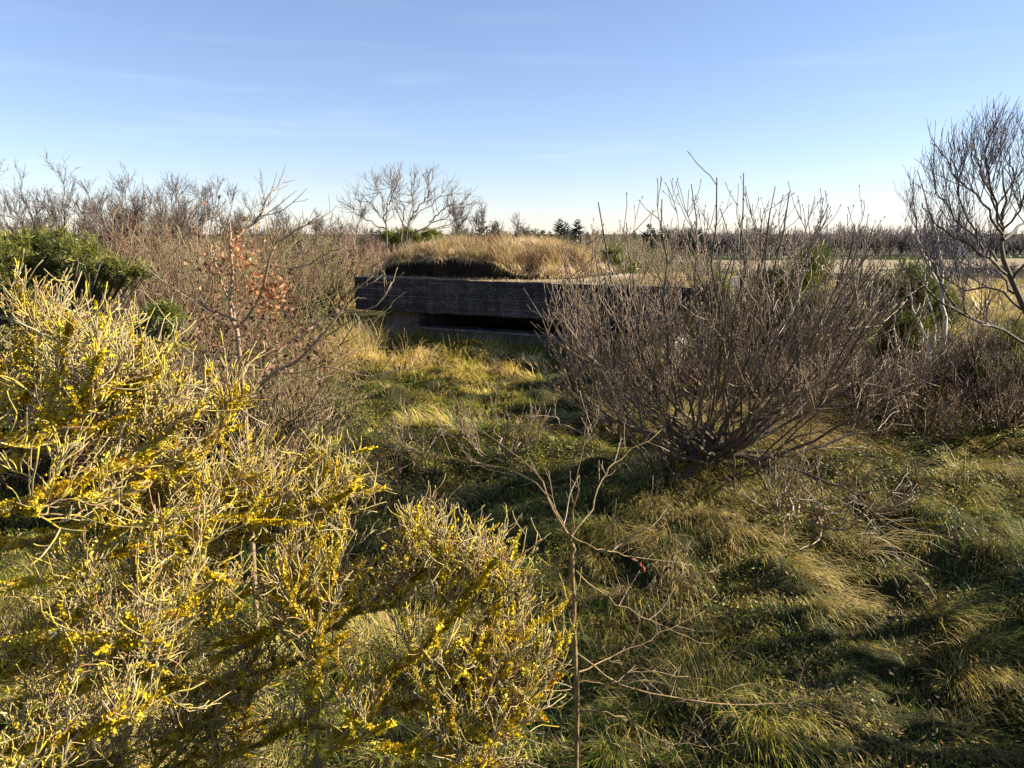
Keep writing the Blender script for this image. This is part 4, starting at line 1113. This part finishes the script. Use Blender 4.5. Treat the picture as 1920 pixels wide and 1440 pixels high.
# hedge line under the wood: dark green strip beyond the field, and dark heather clumps this side of it
m = Mesh()
N = 5000
d = rc.uniform(206, 213, N); px = rc.uniform(1220, 2100, N); x = (px - 960) / F * d
root = np.stack([x, d, height(x, d)], -1)
blades(m, root, rc.uniform(0, 6.28, N), rc.uniform(.4, 1.3, N), rc.uniform(.8, 1.5, N), rc.uniform(0, 1, N), np.full(N, .25), pick(rc, [(.1, .14, .04), (.16, .16, .06), (.08, .09, .04)], [1, 1, 1], N, .2), n=3, ground=False)
tag(m.build('field_margin', M_grass), 'green grassy strip between the bare field and the wood', 'field margin', kind='stuff')
sp_ = []
for k in range(46):
    px = rc.uniform(1700, 1990); y = rc.uniform(48, 80); x = (px - 960) / F * y
    sp_.append((x, y, rc.uniform(.6, 1.4), rc.uniform(1.2, 2.2)))
thicket('heather_scrub', 'dark low scrub between the golden grass and the field at the right', 'scrub', sp_, [(.06, .07, .04), (.09, .09, .05), (.07, .06, .05)], 213, 1.4)

# ------------------------------------------------------------------ tall grass tufts
def tuft(label, px, py, n, L, seed, cols, head=None, el=(.9, 1.5), curl=(.3, 1.6), w=.006, sp=.15):
    rng = np.random.default_rng(seed); b = G(px, py)
    x = b[0] + rng.normal(0, sp, n); y = b[1] + rng.normal(0, sp, n)
    hd = rng.uniform(0, 6.28, n) if head is None else rng.normal(head, .45, n)
    m = Mesh(); blades(m, np.stack([x, y, height(x, y)], -1), hd, rng.uniform(L * .5, L, n), rng.uniform(*el, n), rng.uniform(*curl, n), np.full(n, w), pick(rng, cols, [1] * len(cols), n, .15))
    o = bpy.data.objects.new('grass_tuft', None)
    bpy.data.objects.remove(o)
    m.v = [v - b for v in m.v]
    ob = m.build('grass_tuft', M_dry); ob.location = tuple(b)
    tag(ob, label, 'grass tuft', 'tall pale grass tufts')


PL = [PALE, STRAW, (.6, .5, .3), OLIVE]
tuft('tall pale grass tuft against the left end of the bunker', 675, 655, 420, 1.0, 501, PL, sp=.3, w=.009)
tuft('dense straw coloured grass tuft left of the bunker behind the leafy sapling', 625, 668, 420, .8, 502, PL, sp=.35, w=.009)
tuft('pale grass tuft at the foot of the leafy sapling', 520, 740, 380, .7, 503, PL, sp=.3, w=.006)
tuft('arching pale grass tuft with long bent blades on the right slope', 1610, 1040, 60, 1.0, 504, [(.6, .52, .36), STRAW, PALE], head=-.5, el=(.5, 1.3), curl=(1.2, 2.2), w=.008, sp=.08)
tuft('bright straw grass tuft at the foot of the pale stemmed sapling', 1745, 790, 380, .7, 505, PL, sp=.3, w=.008)
tuft('straw grass tuft glowing in the gap of the fan shaped shrub', 1430, 690, 380, .9, 506, PL, sp=.35, w=.009)
tuft('loose straw grass tuft beside the low shrub at the right edge', 1830, 800, 300, .6, 507, PL, sp=.4, w=.008)

# ------------------------------------------------------------------ light and sky
AZ, EL = radians(86), radians(28)
w = bpy.data.worlds.new('World'); SC.world = w; w.use_nodes = True
nt = w.node_tree; nt.nodes.clear()
wo = nt.nodes.new('ShaderNodeOutputWorld'); bg = nt.nodes.new('ShaderNodeBackground')
sk = nt.nodes.new('ShaderNodeTexSky'); sk.sky_type = 'NISHITA'; sk.sun_disc = False
sk.sun_elevation = EL; sk.sun_rotation = AZ; sk.air_density = 1.0; sk.dust_density = .12; sk.ozone_density = 4; sk.altitude = 700
# a few thin wisps of high cloud
tc = nt.nodes.new('ShaderNodeTexCoord'); mp = nt.nodes.new('ShaderNodeMapping')
mp.inputs['Rotation'].default_value = (0, radians(7), 0); mp.inputs['Scale'].default_value = (1.6, 1.6, 22)
nt.links.new(tc.outputs['Generated'], mp.inputs[0])
cn = nt.nodes.new('ShaderNodeTexNoise'); cn.inputs['Scale'].default_value = 2.2; cn.inputs['Detail'].default_value = 6; nt.links.new(mp.outputs[0], cn.inputs['Vector'])
cr_ = ramp(nt, [(.56, (0, 0, 0)), (.8, (.16, .16, .16))]); nt.links.new(cn.outputs['Fac'], cr_.inputs[0])
sx_ = nt.nodes.new('ShaderNodeSeparateXYZ'); nt.links.new(tc.outputs['Generated'], sx_.inputs[0])
cz = ramp(nt, [(0., (0, 0, 0)), (.06, (1, 1, 1)), (.2, (.6, .6, .6)), (.3, (0, 0, 0))]); nt.links.new(sx_.outputs[2], cz.inputs[0])
fm = nt.nodes.new('ShaderNodeMath'); fm.operation = 'MULTIPLY'; nt.links.new(cr_.outputs[0], fm.inputs[0]); nt.links.new(cz.outputs[0], fm.inputs[1])
gam = nt.nodes.new('ShaderNodeGamma'); gam.inputs[1].default_value = .85; nt.links.new(sk.outputs[0], gam.inputs[0])
tn = mixcol(nt, 1.0, gam.outputs[0], (1.08, 1.0, 1.07), 'MULTIPLY')
nt.links.new(mixcol(nt, fm.outputs[0], tn, (5.6, 5.8, 6.0)), bg.inputs[0]); bg.inputs[1].default_value = .074
nt.links.new(bg.outputs[0], wo.inputs[0])
sl = bpy.data.lights.new('sun', 'SUN'); sl.energy = 5.0; sl.angle = radians(.53); sl.color = (1, .9, .74)
so = bpy.data.objects.new('sun', sl); COL.objects.link(so)
from mathutils import Vector
sd = Vector((math.sin(AZ) * math.cos(EL), math.cos(AZ) * math.cos(EL), math.sin(EL)))
so.rotation_euler = sd.to_track_quat('Z', 'Y').to_euler(); so.location = sd * 40

cam = bpy.data.cameras.new('camera'); co_ = bpy.data.objects.new('camera', cam); COL.objects.link(co_)
cam.sensor_width = 36; cam.lens = F / 1920 * 36; cam.clip_start = .05; cam.clip_end = 20000
co_.location = (0, 0, CAMZ); co_.rotation_euler = (math.pi / 2 - PITCH, 0, 0)
SC.camera = co_
SC.render.resolution_x, SC.render.resolution_y = 1024, 768
SC.view_settings.view_transform = 'Standard'; SC.view_settings.look = 'None'; SC.view_settings.exposure = 1.6; SC.view_settings.gamma = 1
SC.cycles.max_bounces = 5; SC.cycles.diffuse_bounces = 3; SC.cycles.glossy_bounces = 1; SC.cycles.transmission_bounces = 3
